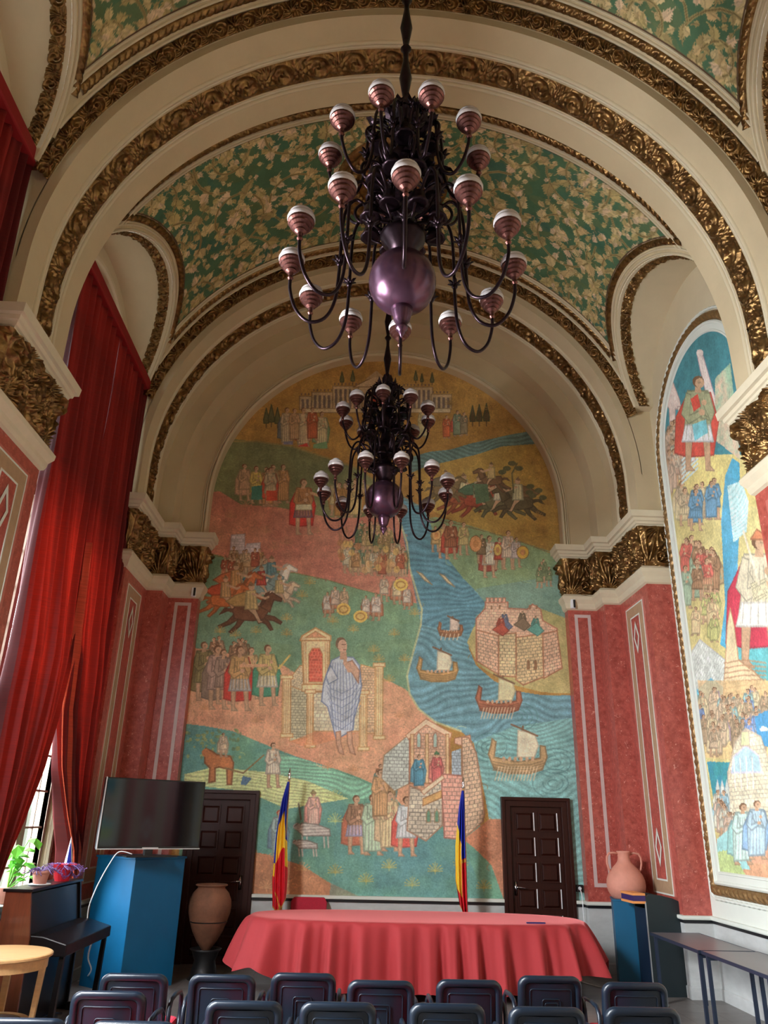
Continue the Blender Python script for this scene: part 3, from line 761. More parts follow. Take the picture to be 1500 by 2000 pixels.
        X = 0.25+rad*np.cos(Ag); Y = yc+rad*np.sin(Ag); Zb = ZS+np.sqrt(RB**2-(X-CX)**2)
        P_ = np.stack([X, Y, Zb-0.004-h], -1).transpose(1, 0, 2); tn[0] += 1
        gridmesh('trim_%d' % tn[0], P_, M['gold'], kind='structure', wrap=True)
for i, (y0, y1) in enumerate(BAYS): vault(i, y0, y1, detail=i < 2)
# closing the side walls up to the vault (beyond the lunettes)
# ================================================================ the painted walls
EYE_P = np.array([0, 0, EYE])
def on_plane(px, py, ax, val):
    d = FW*F_PX+RT*(px-750)-UP*(py-1000); t = (val-EYE_P[ax])/d[ax]; return EYE_P+d*t

class Figures:
    """simple painter of a fresco: figures given where they stand on the wall"""
    def __init__(s, cv, seed, lw): s.cv = cv; s.R = random.Random(seed); s.lw = lw
    def dk(s, c, k=0.6): k = k+(1-k)*.30; return tuple(x*k for x in c)
    def person(s, x, y, h, robe, cloak=None, skin=(190, 150, 118), hair=(96, 62, 40), long=False, flip=1, hat=None, skirt=None):
        cv, R = s.cv, s.R; w = h*0.30; f = flip; o = s.dk(robe, 0.55); lw = s.lw
        def q(a, b): return (x+f*a*w, y-b*h)
        if cloak: cv.poly([q(-.35, .80), q(-.75, .55), q(-.8, .18), q(-.35, .14), q(.55, .16), q(.72, .5), q(.45, .80)], cloak, edge=s.dk(cloak, .65), ew=lw)
        for sgn in (-1, 1):
            cv.poly([q(sgn*.30-.12, .36), q(sgn*.30+.12, .36), q(sgn*.34+.09, .05), q(sgn*.34+.24, .0), q(sgn*.34-.06, .0), q(sgn*.34-.07, .08)], skin, edge=s.dk(skin, .7), ew=lw*.7)
        if long: cv.poly([q(-.36, .82), q(-.50, .5), q(-.45, .06), q(.46, .07), q(.48, .5), q(.36, .82)], robe, edge=o, ew=lw)
        else:
            cv.poly([q(-.36, .82), q(-.42, .55), q(-.52, .30), q(.52, .30), q(.42, .55), q(.36, .82)], robe, edge=o, ew=lw)
            if skirt: cv.poly([q(-.42, .47), q(-.55, .30), q(.55, .30), q(.42, .47)], skirt, edge=s.dk(skirt, .7), ew=lw)
        b = .08 if long else .32
        for k in range(5):
            a = -.35+.17*k; cv.line([q(a*.6+R.uniform(-.05, .05), .74), q(a, .5), q(a*1.15, b)], lw*0.8, o, .75)
            cv.line([q(a*.6+.06, .72), q(a+.07, b+.02)], lw*0.6, tuple(min(255, c*1.25) for c in robe), .6)
        cv.line([q(-.4, .78), q(-.1, .62), q(.36, .55)], lw, o, .8); cv.line([q(-.38, .58), q(.4, .52)], lw, o, .7)
        cv.poly([q(-.40, .80), q(-.56, .58), q(-.30, .48), q(.12, .56), q(.12, .62), q(-.28, .57), q(-.24, .78)], robe, edge=o, ew=lw*.8)
        cv.poly([q(.40, .80), q(.58, .60), q(.46, .50), q(.22, .66), q(.24, .80)], robe, edge=o, ew=lw*.8)
        cv.ell(*q(.14, .60), w*.11, w*.11, skin); cv.ell(*q(.22, .70), w*.09, w*.1, skin)
        cv.poly([q(-.10, .80), q(.12, .80), q(.10, .88), q(-.08, .88)], skin)
        cv.ell(*q(.02, .915), w*.20, h*.062, hair); cv.ell(*q(.07, .900), w*.155, h*.052, skin)
        cv.line([q(.03, .905), q(.1, .905)], lw*.6, s.dk(skin, .5)); 
        if hat: cv.poly([q(-.2, .93), q(-.05, 1.0), q(.2, .95), q(.22, .925)], hat, edge=s.dk(hat, .6), ew=lw)
    def crowd(s, x0, y0, x1, y1, n, h, pal, long=0.5, skins=((190, 150, 118),), cl=0.4, hats=None):
        R = s.R; L = sorted([(R.uniform(y0, y1), R.uniform(x0, x1)) for _ in range(n)])
        for y, x in L:
            s.person(x, y, h*R.uniform(.9, 1.08), R.choice(pal), R.choice(pal) if R.random() < cl else None, skin=R.choice(skins), long=R.random() < long, flip=R.choice((-1, 1)), hat=R.choice(hats) if hats and R.random() < .6 else None, skirt=R.choice(pal) if R.random() < .5 else None)
    def horse(s, x, y, L, col, d=1, rider=None, cloak=None):
        """galloping horse, x,y body centre, L body length"""
        cv = s.cv; o = s.dk(col, .55); lw = s.lw
        def q(a, b): return (x+d*a*L, y-b*L)
        for P in ([(-.40, .05), (-.62, -.18), (-.86, -.30), (-.84, -.36), (-.55, -.26), (-.28, -.10)], [(-.30, -.05), (-.40, -.28), (-.58, -.46), (-.52, -.50), (-.30, -.32), (-.14, -.10)],
                  [(.34, .0), (.62, -.06), (.82, -.20), (.78, -.26), (.58, -.16), (.28, -.14)], [(.26, -.04), (.48, -.20), (.58, -.40), (.51, -.42), (.40, -.26), (.14, -.14)]):
            cv.poly([q(*p) for p in P], s.dk(col, .85), edge=o, ew=lw)
        cv.poly([q(-.48, .10), q(-.42, .22), q(-.15, .22), q(.15, .20), q(.38, .26), q(.46, .08), q(.34, -.12), q(.05, -.17), q(-.22, -.15), q(-.44, -.10)], col, edge=o, ew=lw)
        cv.poly([q(.26, .20), q(.44, .50), q(.56, .58), q(.82, .42), q(.80, .34), q(.60, .38), q(.50, .06)], col, edge=o, ew=lw)
        cv.poly([q(.22, .24), q(.38, .56), q(.52, .62), q(.46, .48), q(.34, .24)], s.dk(col, .6))
        cv.poly([q(-.46, .16), q(-.70, .18), q(-.86, -.02), q(-.74, .02), q(-.62, .08), q(-.48, .04)], s.dk(col, .7))
        if rider:
            if cloak: cv.poly([q(-.05, .62), q(-.42, .50), q(-.66, .34), q(-.45, .22), q(.0, .22)], cloak, edge=s.dk(cloak, .6), ew=lw)
            cv.poly([q(-.10, .14), q(.12, .16), q(.26, -.16), q(.34, -.20), q(.20, -.24), q(.08, -.02)], (188, 150, 118), edge=o, ew=lw*.7)
            cv.poly([q(-.16, .14), q(-.12, .62), q(.12, .64), q(.18, .14)], rider, edge=s.dk(rider, .55), ew=lw)
            for k in range(3): cv.line([q(-.1+.08*k, .58), q(-.12+.1*k, .16)], lw*.8, s.dk(rider, .6), .8)
            cv.line([q(.05, .54), q(.38, .42), q(.46, .46)], lw*2.2, (188, 150, 118)); cv.ell(*q(.02, .73), L*.085, L*.10, (188, 150, 118)); cv.poly([q(-.09, .74), q(.0, .88), q(.1, .76)], (120, 90, 60))
    def bush(s, x, y, r, c, n=9):
        n = 8; r = r*.9
        for k in range(n):
            a = math.pi*(0.02+0.96*k/(n-1)); L = r*(0.7+0.3*abs(math.sin(a)))
            s.cv.line([(x, y), (x+L*.6*math.cos(a), y-L*.55*math.sin(a)), (x+L*math.cos(a)*1.05, y-L*math.sin(a)*.85)], s.lw*.62, c, .8)
            s.cv.ell(x+L*math.cos(a)*1.05, y-L*math.sin(a)*.85, r*.07, r*.07, c, .8)
        s.cv.line([(x, y+r*.3), (x, y-r)], s.lw*.6, c, .7)
    def cypress(s, x, y, h, c=(66, 74, 46)):
        s.cv.line([(x, y), (x, y-h*.3)], s.lw*1.2, (90, 66, 40)); s.cv.poly([(x-h*.12, y-h*.22), (x-h*.14, y-h*.4), (x, y-h), (x+h*.14, y-h*.4), (x+h*.12, y-h*.22)], c, edge=(50, 56, 34), ew=s.lw)
    def ship(s, x, y, w, col=(178, 122, 78), sail=(222, 206, 172), d=1, n=9):
        cv = s.cv; lw = s.lw
        def q(a, b): return (x+d*a*w, y-b*w)
        cv.line([q(.02, .1), q(.10, .78)], lw*1.6, (104, 70, 50)); cv.poly([q(-.02, .14), q(.0, .70), q(.34, .62), q(.42, .38), q(.34, .14)], sail, edge=s.dk(sail, .7), ew=lw)
        cv.line([q(-.14, .82), q(.40, .58)], lw*1.6, (110, 76, 54))
        cv.poly([q(-.5, .14), q(-.46, .46), q(-.54, .52), q(-.56, .40), q(-.62, .2), q(-.5, -.10), q(-.2, -.20), q(.25, -.20), q(.50, -.12), q(.60, .14), q(.56, .36), q(.46, .38), q(.46, .12), q(.0, .04)], col, edge=s.dk(col, .55), ew=lw*1.2)
        for k in range(4): cv.line([q(-.52, .05-.06*k), q(-.2, -.02-.05*k), q(.25, -.02-.05*k), q(.52, .06-.05*k)], lw, s.dk(col, .55), .8)
        for k in range(n): cv.line([q(-.40+.8*k/(n-1), -.06), q(-.48+.8*k/(n-1), -.34)], lw*.9, (220, 196, 160), .8)
        for k in range(6): cv.ell(*q(-.3+.12*k, .10), w*.035, w*.05, (196, 156, 122))
    def dome_building(s, x, y, w, h, c=(222, 206, 176)): pass

def fresco(a, seed):
    """chalky, finely scored surface"""
    n = np.random.RandomState(seed); nu, nv = a.shape[:2]
    g = n.randn(nu, nv); g = g+np.roll(g, 1, 0)+np.roll(g, 1, 1); k = 0.026*g
    i = np.arange(nu)[:, None]*0.03; j = np.arange(nv)[None]*0.03
    k = k+0.07*(vnoise(i+0*j, j*3+0*i, 1.3, seed)-.5)+0.07*(vnoise(i*4+0*j, j+0*i, 1.7, seed+1)-.5)
    c = a*0.84+np.array([.94, .90, .78], np.float32)*0.17
    return toL(np.clip(c*(1.10+k[..., None]), 0, 1))
def paint_back_wall():
    X0, X1, Z0, Z1 = CX-R_MUR-.01, CX+R_MUR+.01, 0.86, ZS+R_MUR+.02
    cv = Canvas(X0, X1, Z0, Z1, 0.0095)
    def mp(px, py):
        p = on_plane(px, py, 1, 11.985); return p[0], p[2]
    cv.map = mp; F = Figures(cv, 5, 0.016); R = F.R
    OCH = (176, 132, 62); GRN = (98, 136, 104); PNK = (200, 132, 108); RIV = (84, 130, 146); DGR = (84, 138, 122)
    cv.poly([(330, 640), (1200, 640), (1200, 1800), (330, 1800)], OCH, tex=mottle(.12, 3, 1.2, (150, 104, 44)))
    # hills and fields
    cv.poly([(380, 850), (500, 862), (570, 872), (640, 895), (700, 915), (800, 985), (800, 1300), (380, 1300)], (96, 104, 66), tex=mottle(.1, 5, 1.5, (120, 128, 82)))
    cv.line([(430, 862), (500, 862), (570, 872), (640, 895), (700, 915), (740, 945)], .03, (140, 122, 70))
    cv.poly([(380, 960), (430, 960), (470, 985), (540, 990), (640, 1010), (700, 1012), (780, 990), (800, 1060), (815, 1120), (815, 1180), (760, 1165), (700, 1150), (640, 1132), (575, 1118), (500, 1110), (430, 1085), (380, 1075)], PNK, tex=mottle(.12, 7, 1.6, (178, 104, 88)))
    cv.poly([(380, 1080), (440, 1090), (480, 1120), (575, 1120), (640, 1134), (700, 1151), (760, 1166), (820, 1180), (830, 1260), (830, 1420), (380, 1420)], (112, 150, 112), tex=mottle(.14, 9, 1.3, (96, 142, 118)))
    cv.poly([(380, 1215), (500, 1225), (600, 1232), (830, 1215), (830, 1245), (600, 1262), (380, 1240)], (104, 148, 120), .6, tex=mottle(.1, 13, 2))
    cv.poly([(350, 1262), (430, 1272), (520, 1292), (555, 1300), (600, 1330), (700, 1300), (790, 1345), (850, 1395), (860, 1470), (900, 1600), (350, 1600)], (214, 162, 124), tex=mottle(.10, 15, 1.3, (206, 142, 112)))
    cv.poly([(790, 1020), (850, 1010), (950, 1030), (1110, 1078), (1120, 1190), (1120, 1330), (980, 1330), (900, 1240), (850, 1130)], (104, 140, 110), tex=mottle(.14, 17, 1.4, (132, 160, 112)))
    cv.poly([(930, 1150), (1110, 1120), (1120, 1215), (940, 1200)], (96, 140, 148), .5)
    cv.poly([(805, 905), (850, 890), (1000, 865), (1100, 850), (1120, 1092), (1000, 1052), (880, 1015), (830, 990)], (176, 142, 66), tex=mottle(.12, 19, 1.4, (158, 118, 50)))
    cv.line([(835, 1012), (900, 1025), (1000, 1052), (1098, 1088)], .02, (120, 108, 70))
    # lower left green, brown corners
    LG = [(350, 1412), (400, 1418), (455, 1428), (520, 1455), (580, 1478), (650, 1500), (700, 1518), (760, 1545), (800, 1590), (930, 1590), (1000, 1800), (350, 1800)]
    cv.poly(LG, (92, 150, 124), tex=mottle(.14, 21, 1.2, (76, 138, 138)))
    cv.poly([(540, 1470), (600, 1485), (700, 1522), (770, 1560), (700, 1560), (600, 1530), (540, 1512)], (106, 162, 136), tex=wave_tex(.16, 16, 4))
    cv.poly([(360, 1512), (420, 1498), (520, 1508), (600, 1525), (680, 1560), (560, 1580), (480, 1545), (360, 1532)], (176, 188, 128), tex=wave_tex(.16, 18, 8))
    for k in range(60):
        x, y = R.uniform(365, 470), R.uniform(1425, 1480); cv.ell(x, y, R.uniform(2, 5), R.uniform(2, 4), R.choice([(150, 160, 96), (120, 140, 84), (90, 120, 84)]), .8)
    cv.poly([(480, 1662), (520, 1668), (590, 1690), (640, 1722), (700, 1750), (700, 1780), (480, 1780)], (182, 122, 86), tex=mottle(.12, 25, 1.6, (168, 104, 72)))
    cv.poly([(955, 1600), (985, 1590), (1000, 1650), (1005, 1780), (985, 1760), (960, 1690), (925, 1655), (905, 1640)], (178, 112, 82), tex=mottle(.12, 27, 1.6))
    cv.poly([(660, 1600), (700, 1570), (900, 1640), (950, 1760), (640, 1780)], (84, 146, 136), .55, tex=mottle(.14, 29, 1.4, (72, 132, 150)))
    # river
    cv.poly([(805, 892), (840, 882), (880, 878), (920, 866), (1000, 848), (1060, 838), (1060, 866), (980, 872), (930, 888), (880, 900), (830, 912), (800, 925)], (74, 104, 104), tex=wave_tex(.14, 12, 2))
    RV = [(770, 960), (800, 985), (828, 992), (840, 1020), (852, 1060), (880, 1100), (905, 1130), (930, 1155), (948, 1178), (932, 1205), (918, 1240), (915, 1265), (930, 1300), (965, 1330), (1010, 1350), (1060, 1358), (1130, 1358), (1150, 1600), (1150, 1800), (1120, 1800), (1000, 1600), (975, 1598), (955, 1600),
          (948, 1560), (938, 1500), (925, 1450), (900, 1428), (850, 1410), (818, 1385), (800, 1355), (795, 1320), (808, 1270), (822, 1220), (824, 1190), (812, 1150), (800, 1110), (795, 1060), (778, 1010)]
    cv.poly(RV, RIV, tex=wave_tex(.15, 10, 3))
    cv.poly([(770, 960), (828, 992), (852, 1060), (905, 1130), (948, 1178), (918, 1240), (822, 1220), (800, 1110)], (64, 112, 134), .75, tex=wave_tex(.18, 11, 13))
    cv.poly([(925, 1450), (1000, 1420), (1130, 1400), (1150, 1800), (1120, 1800), (1000, 1600), (955, 1600), (948, 1560)], (106, 160, 158), .8, tex=wave_tex(.16, 11, 23))
    for k in range(4):
        for r_ in (10, 20, 30, 40):
            cx, cy = ((1080, 1530), (960, 1460), (1010, 1400), (1085, 1490))[k]; a0 = R.uniform(0, 6)
            cv.line([(cx+r_*math.cos(a0+a), cy+r_*.7*math.sin(a0+a)) for a in np.linspace(0, 4, 14)], .014, (70, 122, 128), .7)
    cv.line([(770, 960), (778, 1010), (795, 1060), (800, 1110), (812, 1150), (824, 1190), (822, 1220), (808, 1270), (795, 1320), (800, 1355), (818, 1385), (850, 1410), (900, 1428)], .03, (188, 190, 140), .8)
    # scored strokes over the fields
    for k in range(1500):
        x, y = R.uniform(365, 1115), R.uniform(735, 1740); u, v = mp(x, y); i, j = int((u-X0)/cv.res), int((v-Z0)/cv.res)
        if not (0 <= i < cv.nu and 0 <= j < cv.nv): continue
        b = cv.img[i, j]*255; 
        if b[2] > b[0]+8: continue
        t = R.choice((.78, 1.22)); c = tuple(min(255, float(q)*t) for q in b); a = R.uniform(0, 6.3); r_ = R.uniform(4, 13); q0 = R.uniform(.8, 2.4)
        cv.line([(x+r_*math.cos(a+z), y+r_*.7*math.sin(a+z)) for z in (0, q0*.25, q0*.5, q0*.75, q0)], .011, c, .5)
    # top: palace, trees, senators
    WH = (206, 188, 152)
    for x, w, h in ((600, 30, 26), (632, 46, 34), (680, 60, 46), (742, 70, 40), (815, 60, 44), (862, 40, 30)):
        cv.poly([(x-w/2, 800), (x-w/2, 800-h), (x+w/2, 800-h), (x+w/2, 800)], (186, 160, 124), edge=(120, 92, 60), ew=.014)
        n = int(w/9)
        for k in range(n): cv.poly([(x-w/2+4+k*9, 797), (x-w/2+4+k*9, 806-h), (x-w/2+9+k*9, 806-h), (x-w/2+9+k*9, 797)], (104, 88, 84))
        for k in range(int(w/7)): cv.ell(x-w/2+4+k*7, 797-h-1, 1.6, 2.4, (110, 82, 66))
    cv.poly([(596, 806), (880, 806), (880, 798), (596, 798)], WH, edge=(130, 100, 70))
    cv.poly([(690, 756), (735, 733), (780, 756)], (196, 170, 136), edge=(118, 88, 58), ew=.018); cv.poly([(700, 770), (700, 756), (772, 756), (772, 770)], (190, 164, 130), edge=(118, 88, 58))
    cv.poly([(712, 742), (735, 724), (757, 742), (735, 736)], (176, 146, 110)); F.person(732, 800, 34, (196, 44, 30), (206, 50, 34)); 
    for x, y, h in ((668, 752, 26), (689, 750, 26), (812, 748, 24), (824, 750, 20), (844, 752, 24), (520, 835, 38), (530, 834, 44), (542, 836, 40)): F.cypress(x, y, h, (84, 84, 50))
    for x, h in ((923, 40), (936, 42), (950, 44)): F.cypress(x, 832, h, (70, 56, 34))
    for x, y, h, rb, ck, lg in ((560, 868, 74, (196, 176, 144), (90, 96, 104), True), (592, 872, 78, (200, 180, 146), (186, 60, 44), True), (628, 876, 74, (206, 194, 154), (110, 150, 108), True), (575, 862, 66, (190, 150, 112), None, True), (610, 860, 66, (180, 84, 54), None, True), (826, 856, 60, (188, 176, 128), None, True), (872, 856, 46, (206, 96, 58), None, True), (893, 852, 52, (118, 138, 116), (188, 70, 54), True), (906, 850, 46, (140, 128, 104), None, True)):
        F.person(x, y, h, rb, ck, long=lg)
    cv.poly([(554, 862), (572, 862), (572, 868), (554, 868)], (120, 116, 150)); cv.poly([(580, 872), (600, 865), (602, 872), (582, 872)], (196, 48, 44)); cv.poly([(612, 868), (638, 862), (640, 876), (612, 876)], (108, 160, 112))
    for x, y in ((500, 840), (690, 840), (1020, 820), (960, 800), (880, 790), (740, 830)): F.bush(x, y, 16, (140, 104, 50))
    # left group with the red-cloaked leader
    F.crowd(520, 978, 556, 990, 9, 72, [(196, 158, 110), (190, 140, 90), (180, 150, 110)], .8)
    for x, y, h, rb, ck in ((477, 978, 74, (190, 150, 116), (196, 150, 120)), (500, 984, 76, (206, 184, 96), None), (528, 985, 74, (196, 176, 140), (196, 72, 52))): F.person(x, y, h, rb, ck, hair=(110, 50, 34))
    cv.poly([(492, 950), (512, 948), (512, 976), (490, 976)], (52, 124, 110)); cv.poly([(520, 958), (540, 958), (542, 978), (520, 978)], (196, 66, 46))
    F.crowd(650, 1000, 740, 1012, 12, 70, [(196, 170, 110), (168, 120, 60), (150, 150, 100), (190, 176, 128)], .7)
    F.person(592, 1044, 112, (176, 120, 74), (204, 44, 36), skirt=(120, 78, 92)); cv.poly([(578, 985), (608, 985), (610, 996), (577, 996)], (206, 202, 168), edge=(150, 130, 90))
    cv.line([(608, 963), (640, 974)], .05, (206, 160, 120))
    for x, y in ((450, 1010), (470, 1050), (520, 1040), (620, 1040), (480, 990), (560, 1062), (535, 1072)): F.bush(x, y, 16, (176, 120, 90))
    # white fort
    for P in ([(449, 1086), (452, 1045), (478, 1043), (478, 1080)], [(474, 1086), (482, 1062), (508, 1060), (508, 1086)]): cv.poly(P, (206, 196, 204), tex=brick_tex(.09, .05, .85), edge=(160, 140, 150))
    # right battle of riders (upper right)
    for x, y, L, c, rd, ck, d in ((905, 975, 60, (150, 72, 44), (206, 196, 150), (196, 60, 42), 1), (935, 980, 62, (156, 62, 44), (206, 190, 150), (66, 96, 72), 1), (975, 985, 60, (96, 92, 62), (206, 204, 180), (100, 90, 60), -1), (1012, 985, 62, (84, 72, 48), (196, 190, 150), (112, 84, 54), -1), (870, 960, 50, (120, 96, 60), (180, 150, 110), (90, 80, 60), 1), (960, 940, 44, (110, 76, 50), (206, 180, 120), None, -1)):
        F.horse(x, y, L, c, d, rd, ck)
    cv.poly([(925, 945), (952, 945), (956, 978), (930, 985)], (72, 100, 72))
    cv.line([(1003, 962), (1000, 925), (1010, 905)], .025, (86, 84, 52)); 
    for x, y in ((1000, 905), (990, 915), (1014, 915), (981, 922), (1036, 950), (1052, 958), (1040, 968), (1060, 972), (1034, 962)): cv.ell(x, y, 8, 5, (80, 82, 52))
    for x, y in ((1050, 1010), (1060, 1040), (980, 1040), (900, 1020), (1070, 985), (1040, 905), (860, 930)): F.bush(x, y, 14, (150, 112, 50))
    # crowd of soldiers above the river, centre
    F.crowd(672, 1105, 790, 1128, 34, 54, [(206, 176, 128), (190, 140, 90), (196, 186, 150), (176, 88, 60), (110, 140, 110), (206, 196, 168)], .2, cl=.2)
    F.crowd(690, 1060, 770, 1085, 22, 46, [(190, 160, 110), (160, 130, 80), (176, 150, 96), (90, 120, 84)], .2, cl=.1)
    for k in range(22):
        x = R.uniform(660, 790); y = R.uniform(1060, 1120); cv.ell(x, y, 6, 7, R.choice([(206, 170, 96), (190, 150, 100), (170, 110, 70)]), .8)
        cv.line([(x, y), (x+R.uniform(-8, 8), y-34)], .012, (120, 90, 56), .6)
    # soldiers to the right of the river
    for x, y, h, rb, ck in ((866, 1090, 70, (206, 176, 110), None), (880, 1092, 78, (150, 84, 56), (176, 60, 44)), (905, 1084, 66, (196, 180, 120), None), (955, 1128, 84, (214, 206, 186), (150, 60, 50)), (975, 1112, 64, (190, 70, 52), None), (992, 1112, 78, (214, 190, 170), None), (1008, 1108, 60, (206, 190, 190), None), (940, 1100, 58, (120, 96, 66), None), (850, 1078, 52, (196, 160, 104), None)):
        F.person(x, y, h, rb, ck)
    for x, y, a, b, c in ((929, 1062, 11, 15, (220, 150, 96)), (972, 1074, 7, 11, (214, 180, 90)), (1021, 1079, 11, 12, (216, 170, 66)), (852, 1045, 8, 10, (206, 160, 100))): cv.ell(x, y, a+1.5, b+1.5, (130, 92, 52)); cv.ell(x, y, a, b, c); cv.ell(x, y, a*.5, b*.5, (196, 130, 76))
    F.crowd(1050, 1130, 1090, 1150, 4, 40, [(120, 140, 96), (140, 150, 100)], 0)
    # fighters beside the river
    for x, y, h, rb in ((640, 1205, 50, (226, 210, 196)), (655, 1196, 52, (206, 180, 160)), (672, 1200, 54, (196, 166, 130)), (715, 1208, 46, (226, 206, 190)), (735, 1212, 56, (230, 210, 196)), (750, 1175, 52, (220, 196, 170)), (775, 1180, 54, (214, 190, 150)), (795, 1190, 46, (226, 206, 190))):
        F.person(x, y, h, rb, R.choice([None, (176, 110, 80)]), flip=R.choice((-1, 1)))
    for x, y in ((671, 1190), (704, 1204), (783, 1142)): cv.ell(x, y, 14, 12, (226, 190, 96)); cv.ell(x, y, 10, 8, (180, 130, 66)); cv.ell(x, y, 7, 5, (226, 190, 110))
    # cavalry on the left
    F.crowd(440, 1120, 520, 1150, 16, 52, [(196, 150, 96), (176, 130, 80), (206, 180, 140), (170, 80, 56)], .1)
    for x, y, L, c, rd, ck, d in ((530, 1138, 62, (230, 222, 206), (90, 140, 150), (120, 160, 160), 1), (510, 1150, 54, (120, 150, 150), (190, 60, 48), (54, 112, 140), 1), (460, 1155, 66, (186, 96, 48), (190, 140, 86), (176, 90, 50), 1), (545, 1165, 50, (214, 190, 160), (206, 180, 120), None, 1), (440, 1175, 60, (196, 100, 46), (190, 150, 100), (196, 70, 40), 1), (490, 1200, 74, (100, 58, 36), (206, 180, 120), (176, 140, 80), 1)):
        F.horse(x, y, L, c, d, rd, ck)
    for x, y in ((605, 1140), (560, 1210), (590, 1165), (500, 1235), (690, 1232), (650, 1215), (730, 1272), (560, 1240), (430, 1235), (460, 1242), (740, 1290), (760, 1330), (790, 1290), (810, 1200), (770, 1240)): F.bush(x, y, 15, (176, 150, 84))
    # soldiers and envoys, left
    F.crowd(410, 1300, 480, 1312, 9, 60, [(150, 110, 80), (176, 140, 110), (120, 110, 80)], .3)
    for x, y, h, rb, ck, sk in ((398, 1368, 118, (130, 120, 76), (110, 100, 62), None), (424, 1385, 128, (170, 140, 128), (130, 110, 96), None), (436, 1375, 110, (150, 124, 110), None, None), (490, 1365, 104, (190, 160, 110), None, None), (468, 1388, 130, (190, 150, 96), (196, 50, 42), (176, 176, 176)), (522, 1378, 122, (196, 176, 110), (60, 140, 110), (206, 206, 190))):
        F.person(x, y, h, rb, ck, skirt=sk)
    cv.line([(470, 1300), (520, 1300)], .05, (206, 160, 120)); cv.line([(545, 1305), (566, 1280)], .03, (226, 196, 110))
    for x, y in ((400, 1385), (560, 1400), (500, 1410), (780, 1400), (700, 1400), (640, 1500), (690, 1505)): F.bush(x, y, 14, (188, 130, 92))
    # throne with the thinking figure
    TH = (230, 206, 158); TL = (186, 134, 82)
    cv.poly([(562, 1330), (586, 1300), (602, 1300), (602, 1420), (562, 1432)], (214, 196, 160), tex=brick_tex(.05, .035, .8, .3), edge=TL)
    cv.poly([(568, 1340), (600, 1352), (600, 1440), (566, 1448)], (196, 190, 156), tex=brick_tex(.06, .04, .72), edge=TL)
    cv.poly([(705, 1298), (735, 1306), (735, 1432), (705, 1432)], (220, 180, 140), tex=brick_tex(.05, .04, .75), edge=TL)
    cv.poly([(612, 1352), (706, 1352), (706, 1428), (612, 1428)], (226, 214, 182), tex=brick_tex(.07, .05, .8), edge=TL)
    cv.poly([(593, 1336), (589, 1250), (644, 1250), (642, 1336)], TH, edge=TL, ew=.02)
    cv.poly([(603, 1332), (603, 1278), (610, 1266), (624, 1266), (630, 1278), (630, 1332)], (206, 84, 66), tex=brick_tex(.05, .05, 1.35), edge=TL)
    for x in (594, 598, 636, 640): cv.line([(x, 1334), (x-1, 1254)], .012, TL, .8)
    cv.poly([(586, 1251), (590, 1242), (616, 1226), (646, 1242), (646, 1251)], TH, edge=TL, ew=.02); cv.poly([(597, 1245), (616, 1233), (636, 1245)], (214, 150, 110), edge=TL)
    cv.poly([(590, 1337), (645, 1337), (645, 1350), (590, 1350)], TH, edge=TL)
    for x0, x1, y0, y1 in ((552, 568, 1322, 1436), (600, 612, 1350, 1456), (703, 717, 1352, 1462), (733, 748, 1298, 1440)):
        cv.poly([(x0, y0), (x1, y0), (x1-1, y1), (x0-1, y1)], TH, edge=TL, ew=.016)
        for k in range(3): cv.line([(x0+3+k*4, y0+8), (x0+2+k*4, y1-6)], .01, TL, .8)
        for yy in (y0, y1): cv.poly([(x0-4, yy-3), (x1+4, yy-3), (x1+4, yy+4), (x0-4, yy+4)], TH, edge=TL)
    cv.poly([(566, 1448), (600, 1460), (700, 1432), (612, 1430)], (220, 130, 90), .5)
    BL = (196, 206, 218); BO = (104, 122, 160)
    cv.poly([(640, 1310), (648, 1290), (664, 1282), (690, 1284), (702, 1300), (706, 1340), (700, 1372), (692, 1400), (690, 1425), (664, 1440), (657, 1445), (648, 1410), (640, 1380), (628, 1370), (632, 1335)], BL, edge=BO, ew=.016)
    for k in range(9): cv.line([(650+k*5, 1295), (645+k*6.5, 1345), (652+k*4.5, 1425)], .013, BO, .75)
    for k in range(6): cv.line([(636+k*2, 1326+k*13), (648+k, 1346+k*14), (668, 1354+k*14), (688, 1344+k*13), (704, 1318+k*12)], .010, BO, .7)
    cv.poly([(646, 1300), (637, 1320), (642, 1336), (660, 1326), (656, 1318)], (206, 214, 224), edge=BO); cv.poly([(688, 1290), (702, 1310), (700, 1334), (686, 1312), (676, 1294)], (202, 160, 134), edge=(150, 100, 80))
    cv.poly([(672, 1276), (680, 1296), (688, 1312), (680, 1314), (670, 1296)], (206, 160, 132)); cv.poly([(664, 1268), (676, 1268), (678, 1288), (664, 1288)], (200, 152, 124))
    cv.ell(666, 1257, 11, 13, (112, 84, 64)); cv.ell(669, 1262, 9, 13, (206, 164, 138)); cv.line([(668, 1259), (675, 1259)], .012, (110, 70, 56)); cv.line([(671, 1269), (676, 1269)], .012, (160, 84, 70))
    for x in (660, 682): cv.poly([(x-4, 1430), (x+5, 1428), (x+6, 1452), (x+12, 1474), (x+2, 1470), (x-3, 1452)], (202, 156, 128), edge=(150, 100, 76)); 
    # ploughing scene
    OX = (186, 108, 62)
    cv.poly([(400, 1474), (402, 1462), (412, 1466), (424, 1474), (450, 1477), (456, 1490), (452, 1532), (444, 1532), (443, 1502), (428, 1498), (420, 1500), (420, 1526), (408, 1528), (410, 1500), (400, 1490)], OX, edge=(120, 66, 36), ew=.02)
    cv.ell(402, 1470, 8, 8, OX); F.person(436, 1478, 48, (214, 190, 160), (190, 170, 140))
    F.person(533, 1538, 90, (214, 200, 180), None); cv.line([(515, 1475), (475, 1510), (440, 1500)], .02, (120, 96, 60)); cv.poly([(474, 1515), (492, 1520), (480, 1534), (470, 1532)], (74, 112, 150))
